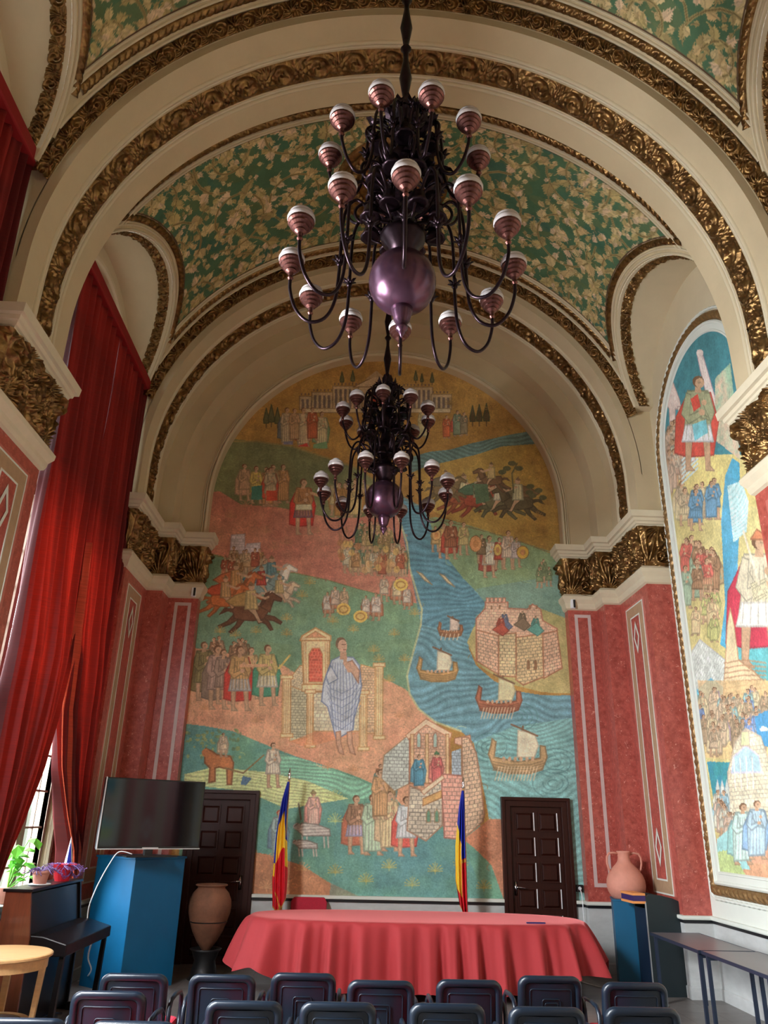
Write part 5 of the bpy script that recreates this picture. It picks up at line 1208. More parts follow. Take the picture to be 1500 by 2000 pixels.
# ================================================================ chandeliers
def chandelier(x, y, rot, label):
    zb = 4.92; root = thing('chandelier', label, 'chandelier', (x, y, zb), rot, 'bronze chandeliers hanging from the vault')
    # stem: turned bronze spindles from the vault down
    prof = []; z = 6.55-zb
    while z < 10.66-zb:
        for q, r in ((0, .022), (.04, .046), (.08, .022), (.14, .03), (.30, .052), (.46, .03), (.52, .022)): prof.append((r, z+q))
        z += .60
    prof = [(r, zz) for r, zz in prof if zz < 10.64-zb]; prof.append((.02, 10.66-zb))
    MB().lathe(prof, 12).build('stem', M['bronze'], root, smooth=True)
    MB().lathe([(.02, 10.50-zb), (.12, 10.56-zb), (.17, 10.63-zb), (.17, 10.69-zb)], 20).build('ceiling_rose', M['bronze'], root, smooth=True)
    ball = [(.04, 5.165-zb)]+[(0.24*math.sin(a), 5.41-zb-.245*math.cos(a)) for a in np.linspace(.25, math.pi-.25, 22)]
    MB().lathe(ball, 40).build('ball', M['bronze_ball'], root, smooth=True)
    MB().lathe([(.004, .02), (.012, .04), (.024, .06), (.024, .075), (.04, .085), (.045, .11), (.03, .12), (.055, .16), (.07, .22), (.08, .27)], 20).build('finial', M['bronze_ball'], root, smooth=True)
    body = [(.06, 5.62), (.10, 5.70), (.16, 5.78), (.17, 5.82), (.10, 5.87), (.07, 5.95), (.10, 6.02), (.14, 6.08), (.11, 6.16), (.07, 6.22), (.06, 6.35), (.09, 6.42), (.13, 6.48), (.14, 6.56), (.09, 6.63), (.06, 6.70), (.08, 6.76), (.12, 6.82), (.10, 6.9), (.05, 6.95), (.03, 7.0)]
    MB().lathe([(r, zz-zb) for r, zz in body], 24).build('body', M['bronze'], root, smooth=True)
    # scrollwork and leaves around the body
    R = random.Random(4)
    for lev, (z0, nn, r0) in enumerate(((6.05, 8, .16), (6.42, 8, .13), (6.72, 6, .12))):
        sc_ = MB()
        for k in range(nn):
            a = 2*math.pi*k/nn+.2*lev; P = []
            for t in np.linspace(0, 1, 22):
                th = t*4.2*math.pi/2-1.2; rr = .115*(1-.72*t); P.append(((r0+.10+rr*math.cos(th))*math.cos(a), (r0+.10+rr*math.cos(th))*math.sin(a), z0-zb+rr*math.sin(th)))
            sc_.tube(P, [.013-.005*t for t in np.linspace(0, 1, 22)], 6)
            P = [((r0+.02+.10*math.sin(t*5))*math.cos(a+.3), (r0+.02+.10*math.sin(t*5))*math.sin(a+.3), z0-zb-.22+.34*t) for t in np.linspace(0, 1, 12)]; sc_.tube(P, .009, 6)
        sc_.build('scrollwork', M['bronze'], root, smooth=True)
        lf = MB()
        for k in range(nn*3):
            a = R.uniform(0, 6.28); rr = R.uniform(.10, .27); zz = z0-zb+R.uniform(-.16, .14); d = (math.cos(a), math.sin(a), R.uniform(-.6, 1.1)); lf.leaf((rr*math.cos(a), rr*math.sin(a), zz), d, (0, 0, 1), R.uniform(.08, .15), R.uniform(.05, .08))
        for k in range(nn):   # bell flowers
            a = 2*math.pi*(k+.5)/nn; c = ((r0+.10)*math.cos(a), (r0+.10)*math.sin(a), z0-zb-.12); MB().lathe([(.012, .09), (.045, .07), (.062, .0), (.082, -.035), (.05, -.03)], 9, c).build('bell_flower', M['bronze'], root, smooth=True)
        lf.build('leaf_cluster', M['bronze'], root, smooth=False)['kind'] = 'stuff'
    cr_ = MB()
    for k in range(9):
        a = 2*math.pi*k/9; cr_.leaf((.05*math.cos(a), .05*math.sin(a), 6.92-zb), (math.cos(a)*.45, math.sin(a)*.45, 1), (math.cos(a), math.sin(a), 0), .24, .08); cr_.leaf((.09*math.cos(a+.3), .09*math.sin(a+.3), 6.86-zb), (math.cos(a+.3)*.9, math.sin(a+.3)*.9, 1), (math.cos(a), math.sin(a), 0), .17, .07)
    cr_.build('leaf_crown', M['bronze'], root)
    def smooth_path(P, n=5):
        out = []; P = [np.array(p, float) for p in P]; Q = [P[0]]+P+[P[-1]]
        for i in range(1, len(Q)-2):
            for t in np.linspace(0, 1, n, endpoint=False):
                a, b, c, d = Q[i-1], Q[i], Q[i+1], Q[i+2]; out.append(.5*((2*b)+(-a+c)*t+(2*a-5*b+4*c-d)*t*t+(-a+3*b-3*c+d)*t**3))
        return out+[P[-1]]
    def arm(prof, ang, cup_r, cup_z, knots, S_):
        c, s = math.cos(ang), math.sin(ang); P = smooth_path([(r, z-zb) for r, z in prof]); m_ = MB()
        m_.tube([(r*c, r*s, z) for r, z in P], .0125, 8)
        for kr, kz in knots:
            for j in range(6):
                a2 = j*1.05; d = Vector((c*math.cos(a2)*.8-s*math.sin(a2)*.8, s*math.cos(a2)*.8+c*math.sin(a2)*.8, .75)); m_.leaf((kr*c, kr*s, kz-zb), d, (0, 0, 1), .075, .035)
            m_.lathe([(.012, -.02), (.024, 0), (.012, .02)], 8, (kr*c, kr*s, kz-zb))
        o = m_.build('arm', M['bronze'], root, smooth=True)
        z0 = cup_z-zb; cc = (cup_r*c, cup_r*s, z0)
        MB().lathe([(.012, -.12), (.022, -.105), (.016, -.085), (.020, -.06), (.040, -.045), (.040, -.036), (.034, -.034), (.058, -.022), (.060, -.012), (.053, -.010), (.076, .002), (.079, .014), (.072, .017), (.090, .028), (.090, .044), (.0, .045)], 22, cc, caps=False).build('cup', M['copper'], o)
        MB().lathe([(.084, .04), (.093, .05), (.096, .068), (.092, .082), (.082, .087), (.086, .097), (.080, .112), (.062, .122), (.050, .125), (.052, .134), (.036, .150), (.016, .158), (.0, .16)], 20, cc, caps=False).build('lamp_shade', M['opal'], o, smooth=True)
    low = [(.10, 5.95), (.20, 5.98), (.28, 6.10), (.36, 6.16), (.43, 6.05), (.45, 5.82), (.455, 5.50), (.475, 5.24), (.54, 5.09), (.65, 5.06), (.745, 5.16), (.795, 5.32), (.80, 5.44)]
    for k in range(12): arm(low, 2*math.pi*k/12, .80, 5.53, [(.455, 5.56)], 1)
    upp = [(.08, 6.74), (.14, 6.90), (.21, 6.96), (.27, 6.88), (.29, 6.70), (.30, 6.46), (.345, 6.26), (.43, 6.18), (.51, 6.25), (.56, 6.38), (.57, 6.45)]
    for k in range(10): arm(upp, 2*math.pi*(k)/10, .57, 6.55, [(.295, 6.60), (.17, 6.95)], 1)
    return root
ch = chandelier(.22, 4.40, math.radians(-2), 'bronze chandelier with purple ball, large and nearest the camera, white glass shades on curling arms')
dup(ch, (.25, 8.68, 5.06), math.radians(12), 'smaller-looking second chandelier hanging further back in front of the fresco')

# ================================================================ red-covered table and what stands round it
def stadium(x0, x1, y0, y1, n=200, sq=2.6):
    """superellipse outline"""
    cx, cy, a, b = (x0+x1)/2, (y0+y1)/2, (x1-x0)/2, (y1-y0)/2; out = []
    for k in range(n):
        t = 2*math.pi*k/n; c, s = math.cos(t), math.sin(t); out.append((cx+a*math.copysign(abs(c)**(2/sq), c), cy+b*math.copysign(abs(s)**(2/sq), s)))
    return out
TBX0, TBX1, TBY0, TBY1, TZ = -1.20, 2.86, 9.84, 11.20, 0.775
tb = thing('conference_table', 'long oval table hidden under the coral red cloth, only its shape showing', 'table', (.83, 10.52, 0))
m_ = MB(); m_.prism([(a-.83, b-10.52) for a, b in stadium(TBX0+.02, TBX1-.02, TBY0+.02, TBY1-.02, 60)], .73, .765); m_.build('tabletop', M['wood_brown'], tb)
for dx in (-1.5, 1.5):
    for dy in (-.4, .4): m_ = MB(); m_.box(dx-.03, dx+.03, dy-.03, dy+.03, 0, .73); m_.build('leg', M['wood_dark'], tb)
def tablecloth():
    n = 900; O = np.array(stadium(TBX0, TBX1, TBY0, TBY1, n, 2.8)); d = np.roll(O, -1, 0)-np.roll(O, 1, 0); d /= np.linalg.norm(d, axis=1)[:, None]; N = np.stack([d[:, 1], -d[:, 0]], -1)
    s = np.concatenate([[0], np.cumsum(np.linalg.norm(np.diff(O, axis=0), axis=1))]); Lp = s[-1]
    cen = np.array([(TBX0+TBX1)/2, (TBY0+TBY1)/2]); rows = []
    for q in (0.0, .3, .6, .85, .97): rows.append(np.column_stack([cen+(O-cen)*q, np.full(n, TZ+.002)]))
    endness = np.clip((np.abs(O[:, 0]-cen[0])-1.35)/.6, 0, 1)
    for t in np.linspace(0, 1, 40):
        ph = 2*np.pi*s/Lp*27+2.2*np.sin(s*1.7)+1.3*np.sin(s*4.1+1)
        fold = (0.5+0.5*np.sin(ph))**1.2*.15+.03*np.sin(ph*2.1+1)
        edge = .012*math.sin(min(1, t*12)*math.pi/2)
        out = edge+(fold*(t**.5)+.05*t+endness*(.10*t+.06*np.sin(s*9)*t))
        z = TZ-.004-(TZ-.10)*t; z = z+endness*t*(.20-.07*np.sin(s*9+1))+(.012*np.sin(ph)*t)
        rows.append(np.column_stack([O+N*out[:, None], z]))
    P = np.array(rows).transpose(1, 0, 2)
    o = gridmesh('tablecloth', P, M['cloth_red'], wrap=True); tag(o, 'coral red tablecloth falling in folds over the long oval table', 'tablecloth')
tablecloth()
o = MB().box(2.08, 2.30, 10.02, 10.06, TZ+.004, TZ+.018).build('pen_case', M['purple']); tag(o, 'small dark flat case lying on the right end of the red tablecloth', 'case')

# meeting chair behind the table, only its back top showing
cb = thing('meeting_chair', 'red-backed chair behind the red table beside the left flag', 'chair', (-.57, 11.80, 0))
bk = MB(); bk.prism([(-.24, .50), (-.25, .80), (-.21, .86), (.21, .86), (.25, .80), (.24, .50)], -.02, .03, 'y'); bk.build('backrest', M['chair_red'], cb, bevel=.015)
bk = MB(); bk.box(-.23, .23, -.45, -.03, .42, .48); bk.build('seat', M['chair_red'], cb, bevel=.015)
for dx in (-.21, .21):
    for dy in (-.42, .0): bk = MB(); bk.tube([(dx, dy, 0), (dx, dy, .44)], .012, 8); bk.build('leg', M['steel_blue'], cb)

# flags
def flag(x, y, top, tilt, label, variant):
    root = thing('flag', label, 'flag', (x, y, 0), 0)
    px = lambda z: tilt*z/2.4
    MB().tube([(px(0), 0, .03), (px(top-.12), 0, top-.12)], .014, 10).build('flagpole', M['wood_pale'], root, smooth=True)
    MB().lathe([(.012, 0), (.026, .01), (.012, .03), (.022, .06), (.004, .16)], 12, (px(top), 0, top-.13)).build('spear_tip', M['chrome'], root, smooth=True)
    MB().lathe([(.17, 0), (.17, .02), (.06, .04), (.025, .10), (.02, .14)], 24).build('stand', M['chrome'], root, smooth=True)
    # draped tricolour: hoist at the pole, cloth gathered into tall folds
    nz, ns = 150, 60; t = np.linspace(0, 1, nz); s = np.linspace(0, 1, ns); T, Sg = np.meshgrid(t, s, indexing='ij')
    z0, z1 = top-.16, (.86 if variant == 0 else .76)
    w = np.interp(t, [0, .15, .5, .8, 1], [.03, .09, .16, .20, .17] if variant == 0 else [.03, .07, .13, .14, .10])[:, None]
    side = -1
    if variant == 0: X = px(z0-(z0-z1)*T)+w*(.22-1.0*Sg)-.02*np.sin(T*5)
    else: X = px(z0-(z0-z1)*T)+w*(.10-1.15*Sg)
    Y = -.03+.035*np.sin(Sg*3.2*2*np.pi+T*2)*np.clip(T*4, 0, 1)-.03*np.sin(Sg*np.pi)
    Z = z0-(z0-z1)*T-.10*w/.2*np.sin(Sg*np.pi)*T
    if variant == 0: Z = Z-.10*T*Sg
    else: Z = Z+.16*T*np.clip(Sg-.45, 0, 1)
    P = np.stack([X, Y, Z], -1)
    tc_, sc = (T[:-1, :-1]+T[1:, 1:])/2, (Sg[:-1, :-1]+Sg[1:, 1:])/2
    if variant == 0:
        g = tc_+.06*np.sin(sc*5)
        mi = np.where(g < .30+.42*np.clip(.35-sc, 0, 1)*1.6, 0, np.where(g < .60-.0*sc, 1, 2)); mi = np.where((sc < .12) & (g < .52), 0, mi); mi = np.where((sc > .84) & (g < .60), 0, mi); mi = np.where((sc < .16) & (g >= .52) & (g < .74), 1, mi); mi = np.where((sc > .86) & (g >= .6) & (g < .70), 1, mi)
        mi = np.where(((tc_ > .86) & (np.abs(sc-.78+ (tc_-.86)*3.2) < .05)) | (tc_ > .987), 3, mi)
    else:
        g = tc_
        mi = np.where(g < .56, 0, 2); mi = np.where((sc > .52) & (g > .30+.3*(1-sc)), 1, mi); mi = np.where((g > .565) & (g < .59) & (sc < .55), 3, mi); mi = np.where((sc > .5) & (sc < .58) & (g > .58), 3, mi); mi = np.where((sc > .5) & (g > .86), 2, mi)
        mi = np.where((g > .985) | ((sc > .95) & (g > .84)), 3, mi)
    gridmesh('flag_cloth', P, [M['flag_blue'], M['flag_yellow'], M['flag_red'], M['fringe']], parent=root, fmat=mi)
    return root
flag(-.92, 11.44, 2.50, -.0, 'blue, yellow and red flag on a pole left of centre behind the red table', 0)
flag(1.58, 11.44, 2.44, -.03, 'blue, yellow and red flag on a pole near the right door, mostly blue cloth showing', 1)

# ================================================================ stackable armchairs in rows
def rrect(x0, x1, z0, z1, r, n=6, dx=0.0):
    out = []
    for cx, cz, a0 in ((x1-r, z0+r, -90), (x1-r, z1-r, 0), (x0+r, z1-r, 90), (x0+r, z0+r, 180)):
        for k in range(n+1):
            a = math.radians(a0+90*k/n); out.append((cx+r*math.cos(a), cz+r*math.sin(a)))
    return out
def make_chair(label):
    """faces +y, origin on the floor below the seat centre; the moulded back shell faces the camera"""
    c = thing('armchair', label, 'chair', (0, 0, 0), 0, 'black-backed chairs in rows facing the table')
    YB_ = -.23
    sh = MB()
    def curve_y(x, z): return YB_-.05*(z-.45)/.38-.035*(1-(x/.23)**2)
    def ring(P, off): return [(x, curve_y(x, z)+off, z) for x, z in P]
    o0 = rrect(-.232, .232, .44, .835, .07); o1 = rrect(-.222, .222, .45, .826, .062); o2 = rrect(-.190, .190, .48, .796, .04); o3 = rrect(-.182, .182, .486, .788, .036)
    n = len(o0); rings = [ring(o0, .03), ring(o0, .0), ring(o1, -.014), ring(o2, -.014), ring(o3, .006)]
    v = [p for r_ in rings for p in r_]; f = [(i*n+k, i*n+(k+1) % n, (i+1)*n+(k+1) % n, (i+1)*n+k) for i in range(4) for k in range(n)]
    sh.add(v, f)
    # recessed field as a small curved grid
    def field(x0, x1, z0, z1, off, r=.0):
        nx = 12; vv = []; 
        for j in range(2):
            for i in range(nx+1): x = x0+(x1-x0)*i/nx; z = (z0, z1)[j]; vv.append((x, curve_y(x, z)+off, z))
        sh.add(vv, [(i, i+1, nx+2+i, nx+1+i) for i in range(nx)])
    field(-.182, .182, .486, .788, .006)
    sh.add([(x, y+.03, z) for x, y, z in ring(o0, 0)], [tuple(range(n))])
    # raised lines pressed into the field
    for (x0, x1, z0, z1, r) in ((-.15, .15, .47, .752, .02), (-.065, .065, .45, .690, .02), (-.045, .045, .45, .665, .012)):
        P = [(x, z) for x, z in rrect(x0, x1, z0, z1, r) if z > .492]
        P.sort(key=lambda q: 0)
        P = [(x1, .492)]+[(x, z) for x, z in rrect(x0, x1, z0, z1, r)[7:21] if z > .492]+[(x0, .492)]
        Q = []
        for a, b in zip(P[:-1], P[1:]):
            for t in (0, .25, .5, .75): Q.append((a[0]+(b[0]-a[0])*t, a[1]+(b[1]-a[1])*t))
        Q.append(P[-1]); sh.tube([(x, curve_y(x, z)+.003, z) for x, z in Q], .0045, 5)
    sh.build('back_shell', M['plastic'], c, smooth=True)
    pad = MB(); o = rrect(-.222, .222, .46, .828, .06); n = len(o)
    pad.add([(x, curve_y(x, z)+.028, z) for x, z in o]+[(x*.96, curve_y(x, z)+.065, .645+(z-.645)*.95) for x, z in o], [(k, (k+1) % n, n+(k+1) % n, n+k) for k in range(n)]+[tuple(range(n, 2*n))])
    pad.build('back_cushion', M['chair_red'], c)
    st = MB(); st.prism(rrect(-.235, .235, -.20, .25, .06), .42, .485); st.build('seat', M['chair_red'], c, bevel=.02)
    st = MB(); st.prism(rrect(-.225, .225, -.19, .24, .06), .40, .42); st.build('seat_pan', M['plastic'], c)
    for s in (-1, 1):
        a = MB(); x = s*.255
        a.tube([(x, -.20, .44), (x, -.24, .52), (x, -.235, .62), (x, -.19, .665), (x, -.05, .675), (x, .10, .665), (x, .17, .63), (x, .185, .55), (x, .16, .45), (x, .10, .42), (x, -.1, .42)], .016, 8, closed=True)
        a.tube([(x, .0, .42), (s*.20, .0, .41)], .014, 6); a.build('armrest', M['plastic'], c, smooth=True)
        for yy, y2 in ((-.19, -.27), (.20, .25)):
            l = MB(); l.tube([(s*.215, yy, .41), (s*.24, y2, .0)], .012, 8); l.build('leg', M['steel_blue'], c, smooth=True)
    return c
ROW_A = [(-1.48, 6.45, 'first chair from the left in the far row, in front of the blue box'), (-.874, 6.47, 'second chair from the left in the far row, between box and table'), (-.314, 6.58, 'third chair from the left in the far row, below the left flag'),
         (.232, 6.36, 'fourth chair from the left in the far row, at the table centre'), (.854, 6.44, 'fifth chair from the left in the far row, below the right flag'), (1.471, 6.64, 'sixth chair from the left in the far row, below the right door'), (2.029, 6.45, 'rightmost chair of the far row, in front of the lectern')]
ROW_B = [(-1.481, 5.86, 'leftmost chair of the second row, taller than its neighbours'), (-.612, 5.65, 'second chair of the second row, filling the gap after the first'), (-.049, 5.66, 'third chair of the second row'), (.613, 5.67, 'fourth chair of the second row, right of the centre'), (1.208, 5.62, 'fifth chair of the second row'), (1.804, 5.66, 'rightmost chair of the second row')]
ROW_C = [(-1.725, 5.14, 'chair cut by the bottom left corner of the photo'), (-1.133, 5.11, 'chair whose top edge just shows at the bottom, near the left corner')]
first = None; rc = random.Random(3)
for x, y, lab in ROW_A+ROW_B+ROW_C:
    lab = 'black-backed '+lab
    if first is None: first = make_chair(lab); first.location = (x, y+.0, 0); continue
    dup(first, (x, y, 0), 0, lab)
# ================================================================ left side: box, television, piano, jar, table
def rbox(root_loc, rz): return Matrix.Rotation(rz, 3, 'Z')
pb = thing('display_box', 'tall bright blue box carrying the television by the left door', 'box', (-2.61, 10.50, 0), math.radians(51))
# local: front-left face is -x side, front-right face is -y side
MB().box(-.37, .37, -.38, .38, 0, 1.37).build('box_body', M['blue'], pb, bevel=.004)
MB().box(-.385, .385, -.395, .395, 1.37, 1.395).build('box_top', M['blue'], pb, bevel=.003)
tv = thing('television', 'large dark flat television standing on the tall blue box', 'television', (-2.42, 10.03, 1.40), math.radians(38))
MB().box(-.645, .645, -.02, .05, .09, .87).build('casing', M['black'], tv, bevel=.008)
MB().box(-.628, .628, -.024, -.018, .115, .855).build('screen', M['black_gloss'], tv)
m_ = MB(); m_.box(-.649, -.641, -.026, .0, .088, .874); m_.box(-.649, .649, -.028, .0, .084, .094); m_.build('silver_edge', M['silver'], tv)
m_ = MB(); m_.box(-.10, .10, -.032, -.02, .085, .105); m_.build('logo_bar', M['silver'], tv)
m_ = MB(); m_.box(-.05, .05, .0, .05, .0, .12); m_.prism([(-.32, -.12), (.32, -.12), (.26, .14), (-.26, .14)], .0, .018); m_.build('stand', M['black'], tv, bevel=.004)
def wire(name, pts, r, m, label, cat='cable'):
    P = [Vector(p) for p in pts]; out = []; Q = [P[0]]+P+[P[-1]]
    for i in range(1, len(Q)-2):
        for k in range(6):
            t = k/6; a, b, c, d = Q[i-1], Q[i], Q[i+1], Q[i+2]; out.append(.5*((2*b)+(c-a)*t+(2*a-5*b+4*c-d)*t*t+(-a+3*b-3*c+d)*t**3))
    out.append(P[-1]); o = MB().tube(out, r, 7).build(name, m, smooth=True); tag(o, label, cat); return o
def at(px, py, ax, v):
    p = on_plane(px, py, ax, v); return (p[0], p[1], p[2])
wire('power_cable', [at(258, 1668, 1, 9.75), at(232, 1664, 1, 9.70), at(212, 1690, 1, 9.6), at(190, 1730, 1, 9.45), at(174, 1770, 1, 9.35), at(170, 1800, 1, 9.30), at(166, 1822, 1, 9.22)], .006, M['white'], 'white cable looping from the television down over the piano')
wire('power_cable', [at(180, 1838, 1, 9.34), at(172, 1870, 1, 9.5), at(178, 1895, 1, 9.8), at(165, 1912, 2, .01), at(152, 1916, 2, .01)], .008, M['white'], 'white cable dropping from below the piano keyboard to the floor')
m_ = MB(); m_.tube([(-.0, 0, .01), (.0, 0, .012), (.15, .01, .012)], .008, 6)
# upright piano against the left wall
pn = thing('upright_piano', 'dark upright piano with brown side panel below the left window', 'piano', (-2.96, 8.60, 0), math.radians(0))
PY0, PY1 = -.70, .70
m_ = MB(); m_.prism([(-.20, .0), (-.20, 1.18), (.03, 1.18), (.09, .80), (.09, .0)], PY0, PY0+.03, 'y'); m_.build('side_panel', M['wood_brown'], pn, bevel=.004)
m_ = MB(); m_.prism([(-.20, .0), (-.20, 1.18), (.03, 1.18), (.09, .80), (.09, .0)], PY1-.03, PY1, 'y'); m_.build('side_panel', M['piano'], pn, bevel=.004)
m_ = MB(); m_.prism([(-.20, .05), (-.20, 1.16), (.01, 1.16), (.07, .80), (.06, .05)], PY0+.03, PY1-.03, 'y'); m_.build('case', M['piano'], pn)
m_ = MB(); m_.box(-.22, .045, PY0-.015, PY1+.015, 1.18, 1.205); m_.build('lid', M['piano'], pn, bevel=.004)
m_ = MB(); m_.prism([(.07, .66), (.07, .83), (.20, .82), (.42, .76), (.42, .66)], PY0+.03, PY1, 'y'); m_.build('keyboard_case', M['piano'], pn, bevel=.01)
for y in (PY0+.06, PY1-.09): m_ = MB(); m_.prism([(.36, .66), (.40, .66), (.38, .0), (.33, .0)], y, y+.05, 'y'); m_.build('leg', M['piano'], pn)
m_ = MB(); m_.box(.09, .36, PY0+.03, PY0+.08, .0, .07); m_.box(.09, .36, PY1-.08, PY1-.03, 0, .07); m_.build('foot_block', M['piano'], pn, bevel=.005)
m_ = MB()
for dy in (-.12, 0, .12): m_.box(.08, .22, dy-.02, dy+.02, .06, .075)
m_.build('pedal', M['chrome'], pn)
# flower pots on the piano
def thin_stems(mb, c, n, r, h, seed):
    R = random.Random(seed)
    for k in range(n):
        a = R.uniform(0, 6.28); P = [(c[0], c[1], c[2])]; x, y, z = c; d = R.uniform(.5, 1)
        for j in range(6):
            x += math.cos(a)*r*d/6; y += math.sin(a)*r*d/6; z += h/6*(1-j*.42)*R.uniform(.6, 1.3); a += R.uniform(-.6, .6); P.append((x, y, z))
        mb.tube(P, .0035, 5)
        for q in P[2:]: mb.leaf(q, (math.cos(a+R.uniform(-1, 1)), math.sin(a), .3), (0, 0, 1), .03, .014)
    return mb
p1 = thing('flower_pot', 'small terracotta pot of spindly violet succulent on a white saucer on the piano', 'potted plant', (-3.03, 8.35, 1.207))
MB().lathe([(.095, 0), (.11, .008), (.10, .012)], 24).build('saucer', M['white'], p1, smooth=True)
MB().lathe([(.06, .012), (.075, .09), (.078, .10), (.082, .10), (.082, .125), (.07, .125), (.066, .10)], 24).build('pot', M['terra_pink'], p1, smooth=True)
thin_stems(MB(), (0, 0, .11), 26, .20, .12, 3).build('foliage', M['violet_leaf'], p1)
p2 = thing('flower_pot', 'pot in red wrapping with pale violet stems trailing over the piano front', 'potted plant', (-3.0, 8.88, 1.207))
m_ = MB(); pr = [(.07, 0), (.09, .06), (.11, .12), (.13, .16)]; 
MB().lathe(pr, 14).build('wrapping', M['red_foil'], p2)
thin_stems(MB(), (0, 0, .12), 34, .26, .14, 8).build('foliage', M['violet_leaf'], p2)
m_ = MB(); thin_stems(m_, (.10, -.04, .10), 14, .18, -.22, 12).build('trailing_stem', M['violet_leaf'], p2)
pf = thing('table_flag', 'little furled white and blue pennant standing behind the red-wrapped pot', 'flag', (-3.08, 9.20, 1.207))
MB().lathe([(.04, 0), (.04, .01), (.008, .015), (.004, .40)], 10).build('flagstick', M['white'], pf)
m_ = MB(); m_.add([(.0, 0, .42), (-.045, .02, .10), (.0, -.03, .04), (.05, .01, .07), (.035, .04, .2)], [(0, 1, 2), (0, 2, 3), (0, 3, 4), (0, 4, 1), (1, 4, 3, 2)]); m_.build('pennant', M['white'], pf)
m_ = MB(); m_.add([(.004, -.012, .36), (.006, -.04, .08), (.056, .0, .06)], [(0, 1, 2)]); m_.add([(.010, -.016, .36), (.012, -.046, .08), (.062, -.006, .06)], [(0, 2, 1)]); m_.build('blue_stripe', M['flag_blue'], pf)
# leafy plant on the window sill
wp = thing('window_plant', 'bright green broad-leaved plant on the window sill at the left edge', 'potted plant', (-3.56, 8.92, .985))
MB().lathe([(.07, 0), (.095, .14), (.10, .15), (.085, .15)], 20).build('pot', M['terra_pink'], wp, smooth=True)
m_ = MB(); Rr = random.Random(2)
for k in range(7):
    a = k*.9; h = .26+.06*k; r_ = .07+.04*(k % 3); tip = (r_*math.cos(a)+.12, r_*math.sin(a), h); m_.tube([(0, 0, .12), (tip[0]*.4, tip[1]*.4, h*.7), tip], .006, 6)
    m_.leaf(tip, (math.cos(a)+.6, math.sin(a), -.5), (0, 0, 1), .20, .15); m_.leaf((tip[0]*.7, tip[1]*.7, h*.8), (math.cos(a+2), math.sin(a+2), .1), (0, 0, 1), .15, .11)
m_.build('foliage', M['green_leaf'], wp)
o = MB().prism([(-3.68, 8.30), (-3.50, 8.30), (-3.48, 8.62), (-3.66, 8.64)], .985, 1.10).build('folded_cloth', M['jean'], bevel=.03); tag(o, 'folded blue cloth on the window sill behind the piano', 'cloth')
# big storage jar by the left door on a low dark stand
js = thing('jar_stand', 'low black stand under the big clay jar by the left door', 'stand', (-1.79, 10.98, 0))
m_ = MB(); m_.lathe([(.20, .0), (.17, .03), (.13, .20), (.17, .30), (.20, .33), (.16, .33), (.10, .28)], 20); m_.build('ring_base', M['black'], js, smooth=True)
pt = thing('storage_jar', 'big brown clay storage jar with narrow foot in front of the left door', 'jar', (-1.79, 10.98, .30))
MB().lathe([(.04, 0), (.055, .02), (.12, .10), (.19, .22), (.228, .315), (.232, .33), (.234, .34), (.262, .42), (.272, .50), (.262, .58), (.228, .655), (.185, .70), (.172, .715), (.178, .73), (.20, .74), (.205, .75), (.195, .757), (.165, .752), (.155, .72), (.20, .64), (.0, .30)], 44, caps=False).build('jar_body', M['terracotta'], pt, smooth=True)
MB().lathe([(.232, .325), (.240, .332), (.232, .34)], 44, caps=False).build('crack_line', M['black'], pt)
# round beech table with a ring shelf
rt = thing('side_table', 'round pale wooden table cut by the left edge of the photo', 'table', (-2.84, 7.20, 0), math.radians(20))
MB().lathe([(.0, .765), (.40, .765), (.415, .775), (.415, .79), (.405, .797), (.0, .797)], 48, caps=False).build('tabletop', M['wood_pale'], rt, smooth=False)
MB().lathe([(.365, .69), (.385, .69), (.385, .765), (.365, .765)], 48, caps=False).build('apron', M['wood_pale'], rt, smooth=False)
for k in range(4):
    a = k*math.pi/2-.25; c, s = math.cos(a), math.sin(a); m_ = MB(); w = .028
    q = lambda r, o, z: (r*c-o*s, r*s+o*c, z)
    m_.add([q(.34, -w, .765), q(.385, -w, .765), q(.385, w, .765), q(.34, w, .765), q(.30, -w*.8, 0), q(.335, -w*.8, 0), q(.335, w*.8, 0), q(.30, w*.8, 0)], [(0, 3, 2, 1), (4, 5, 6, 7), (0, 1, 5, 4), (1, 2, 6, 5), (2, 3, 7, 6), (3, 0, 4, 7)]); m_.build('leg', M['wood_pale'], rt, bevel=.004)
MB().lathe([(.25, .30), (.31, .30), (.31, .325), (.25, .325), (.25, .30)], 40, caps=False).build('ring_stretcher', M['wood_pale'], rt)
MB().lathe([(.0, .31), (.255, .31), (.255, .318), (.0, .318)], 40, caps=False).build('shelf', M['grey_top'], rt)

# ================================================================ right side: pedestal, amphora, lectern, tables
pd = thing('pedestal', 'blue box pedestal carrying the pink amphora in the right corner', 'pedestal', (3.68, 11.05, 0), math.radians(-14))
MB().box(-.24, .24, -.22, .22, 0, .965).build('pedestal_body', M['petrol'], pd, bevel=.004)
MB().box(-.25, .25, -.23, .23, .965, .985).build('pedestal_top', M['petrol'], pd, bevel=.002)
am = thing('amphora', 'pink clay amphora with two loop handles on the blue pedestal', 'amphora', (3.63, 11.03, .985))
MB().lathe([(.17, 0), (.20, .02), (.235, .08), (.25, .15), (.245, .22), (.222, .28), (.19, .33), (.15, .375), (.105, .42), (.085, .45), (.078, .49), (.080, .53), (.088, .545), (.092, .56), (.088, .572), (.072, .57), (.065, .53), (.07, .47), (.0, .30)], 40, caps=False).build('body', M['terra_pink'], am, smooth=True)
for s in (-1, 1):
    P = [(s*.08, 0, .535), (s*.14, 0, .548), (s*.20, 0, .538), (s*.228, 0, .495), (s*.232, 0, .42), (s*.215, 0, .35), (s*.185, 0, .31)]
    MB().tube(P, .014, 8).build('handle', M['terra_pink'], am, smooth=True)
